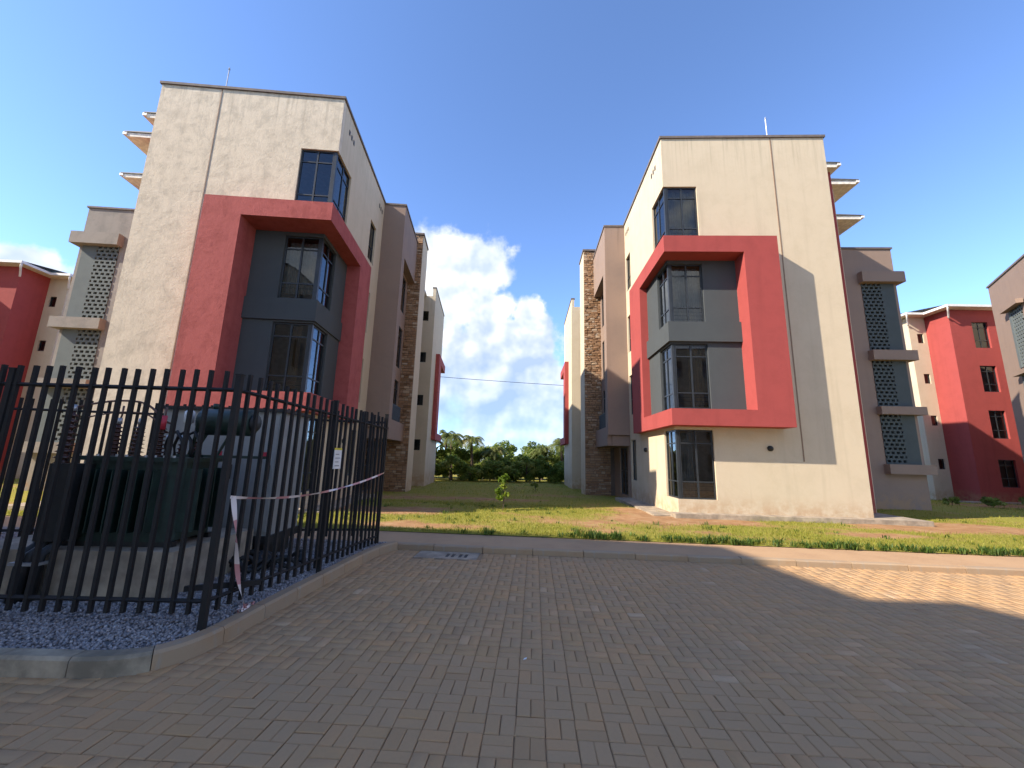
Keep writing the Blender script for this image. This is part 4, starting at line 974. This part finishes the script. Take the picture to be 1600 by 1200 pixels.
def palm(x, y, h, fl, label, nf=16):
    z = lawn_z(x, y) - 0.03; root = empty('palm_tree', (x, y, z)); V, Fc, T = [], [], []
    lean = random.uniform(-0.2, 0.2)
    MB().tube([(0, 0, 0), (lean * 0.3, 0, h * 0.5), (lean, 0, h)], [0.17, 0.12, 0.11], 8).build('trunk', 'bark', root)
    for k in range(nf):
        a = 6.283 * k / nf + random.uniform(-0.2, 0.2); el0 = random.uniform(0.25, 1.15); L = fl * random.uniform(0.8, 1.15)
        d = np.array([math.cos(a), math.sin(a)]); side = np.array([-d[1], d[0], 0]); tnt = min(1, max(0, random.gauss(0.4, 0.2)))
        P_ = []
        for s in np.linspace(0, 1, 15):
            rr_ = L * s * math.cos(el0) * (1 - 0.1 * s); zz = L * (s * math.sin(el0) - 0.75 * s * s); P_.append(np.array([lean + d[0] * rr_, d[1] * rr_, h + zz]))
        for i in range(1, 15):
            p = P_[i]; tng = P_[i] - P_[i - 1]; tng /= np.linalg.norm(tng); ll = L * 0.26 * math.sin(math.pi * min(0.97, 0.12 + 0.88 * i / 15)) + 0.05
            for sgn in (-1, 1):
                for off in (0, 0.5):
                    q = p - tng * off * L / 15; tip = q + (side * sgn * 0.8 + tng * 0.55 + np.array([0, 0, -0.35 - 0.2 * random.random()])) * ll
                    wv = tng * 0.03
                    o = len(V); V += [q - wv, q + wv, tip]; Fc.append((o, o + 1, o + 2)); T += [min(1, max(0, tnt + random.gauss(0, 0.08)))] * 3
            o = len(V); V += [P_[i - 1] + side * 0.015, P_[i - 1] - side * 0.015, P_[i]]; Fc.append((o, o + 1, o + 2)); T += [0.6] * 3
    np_mesh('crown', V, Fc, 'palmleaf', root, T)
    return tag(root, label, 'palm', 'palms behind the blocks')
TREES = [(-8.2, 37.5, 3.6, 2.1, 'broad pale green tree behind the weathered block far corner'), (-5.3, 37, 3.0, 1.7, 'low spreading tree under the tallest palms in the gap'), (-2.4, 38, 2.9, 1.7, 'light green tree left of the sapling line in the gap'),
         (0.6, 38.5, 2.4, 1.6, 'lowest tree, where the planting dips in the middle of the gap'), (3.2, 39.5, 3.1, 1.9, 'rounded olive tree between the dip and the smooth block'), (6.0, 41, 3.9, 2.3, 'tall olive tree partly hidden by the smooth block far corner')]
for x, y, h, rx, lab in TREES: leafy_tree(x, y, h, rx, 0, lab, n=40, per=110, size=0.17, low=0.05)
for x, y, h, rx in ((-10.5, 45, 5.0, 2.4), (-5.6, 46, 4.4, 2.5), (-1.0, 47, 4.0, 2.4), (3.0, 48, 4.0, 2.3), (9.0, 47, 5.0, 2.6)):
    leafy_tree(x, y, h, rx, 0, 'dim broadleaf tree in the back row of the planting beyond the gap', n=30, per=100, size=0.19, low=0.05, group='back row of trees beyond the gap')
for x in (-8.2, -6.4, -4.9, -3.4, -1.8, -0.4, 1.3, 2.7, 4.2, 5.9, 7.4):
    leafy_tree(x + random.uniform(-.2, .2), 34.6 + 0.12 * x + random.uniform(-.5, .5), random.uniform(1.6, 2.4), random.uniform(1.15, 1.5), 0, 'chest high bush along the foot of the planting between the blocks', n=22, per=120, size=0.14, low=0.0, name='garden_bush', cat='bush', group='bushes at the foot of the planting')
for x, y, h, fl in ((-7.2, 36.2, 3.4, 2.0), (-5.2, 36, 3.7, 1.9), (-3.4, 36.4, 3.4, 2.0), (-6.2, 38.5, 3.9, 2.0), (5.0, 38.5, 3.4, 2.2), (-1.5, 37, 2.6, 1.7), (3.0, 38, 2.7, 1.8), (6.6, 39, 3.8, 2.1)):
    palm(x, y, h, fl, 'feathery palm rising over the planting between the blocks', 22)
for k, (x, y, h, rx) in enumerate(((23.2, 19.6, 0.55, 0.55), (24.6, 19.0, 0.7, 0.7), (26.0, 18.8, 0.5, 0.6), (27.4, 18.6, 0.65, 0.6), (22.1, 20.4, 0.45, 0.35))):
    leafy_tree(x, y, h, rx, 0, 'low dark shrub in the shaded bed before the red neighbouring block', n=9, per=70, size=0.07, name='low_shrub', cat='shrub', group='shrubs before the red block', low=0.1)
leafy_tree(1.5, 23.8, 0.55, 0.26, 0, 'lone small dark shrub on the shaded lawn between the blocks', n=7, per=70, size=0.06, name='small_shrub', cat='shrub', group=None, low=0.1)
# sapling on the lawn
sap = empty('sapling', (-0.18, 12.75, lawn_z(0, 12.75)))
MB().tube([(0, 0, -0.03), (0.02, 0, 0.5), (-0.01, 0.01, 1.05)], [0.016, 0.012, 0.006], 6).build('stem', 'bark', sap)
cs = [(-0.05, 0, 0.95), (0.06, 0.02, 1.02), (-0.12, 0.03, 0.62), (0.10, -0.03, 0.50), (-0.10, 0, 0.40), (0.02, 0.05, 0.78), (-0.16, 0.0, 0.55)]
vv, ff, tt = leaves(cs, [0.14, 0.13, 0.15, 0.10, 0.12, 0.13, 0.08], 26, 0.085); np_mesh('leaves', vv, ff, 'sapleaf', sap, tt, 4)
tag(sap, 'young bright green sapling standing alone in the lawn between the blocks', 'sapling')
# overhead cable crossing the gap
b = MB(); b.tube([(-30 + 60 * t, 33, 10.2 - 2.6 * t - 1.6 * 4 * t * (1 - t) * 0.55) for t in [k / 40 for k in range(41)]], 0.02, 5)
tag(b.build('overhead_cable', 'dark', None), 'thin dark overhead cable slung across the gap behind the two blocks', 'cable')
b = MB(); rr = random.Random(8)
for x, y in ((0.16, 3.86),): b.add([(x, y, 0.004), (x + 0.03, y + 0.01, 0.006), (x + 0.035, y + 0.03, 0.012), (x + 0.01, y + 0.03, 0.005)], [(0, 1, 2, 3)])
tag(b.build('paper_scrap', 'paper', None), 'tiny white scrap of paper lying on the shaded paving', 'litter')
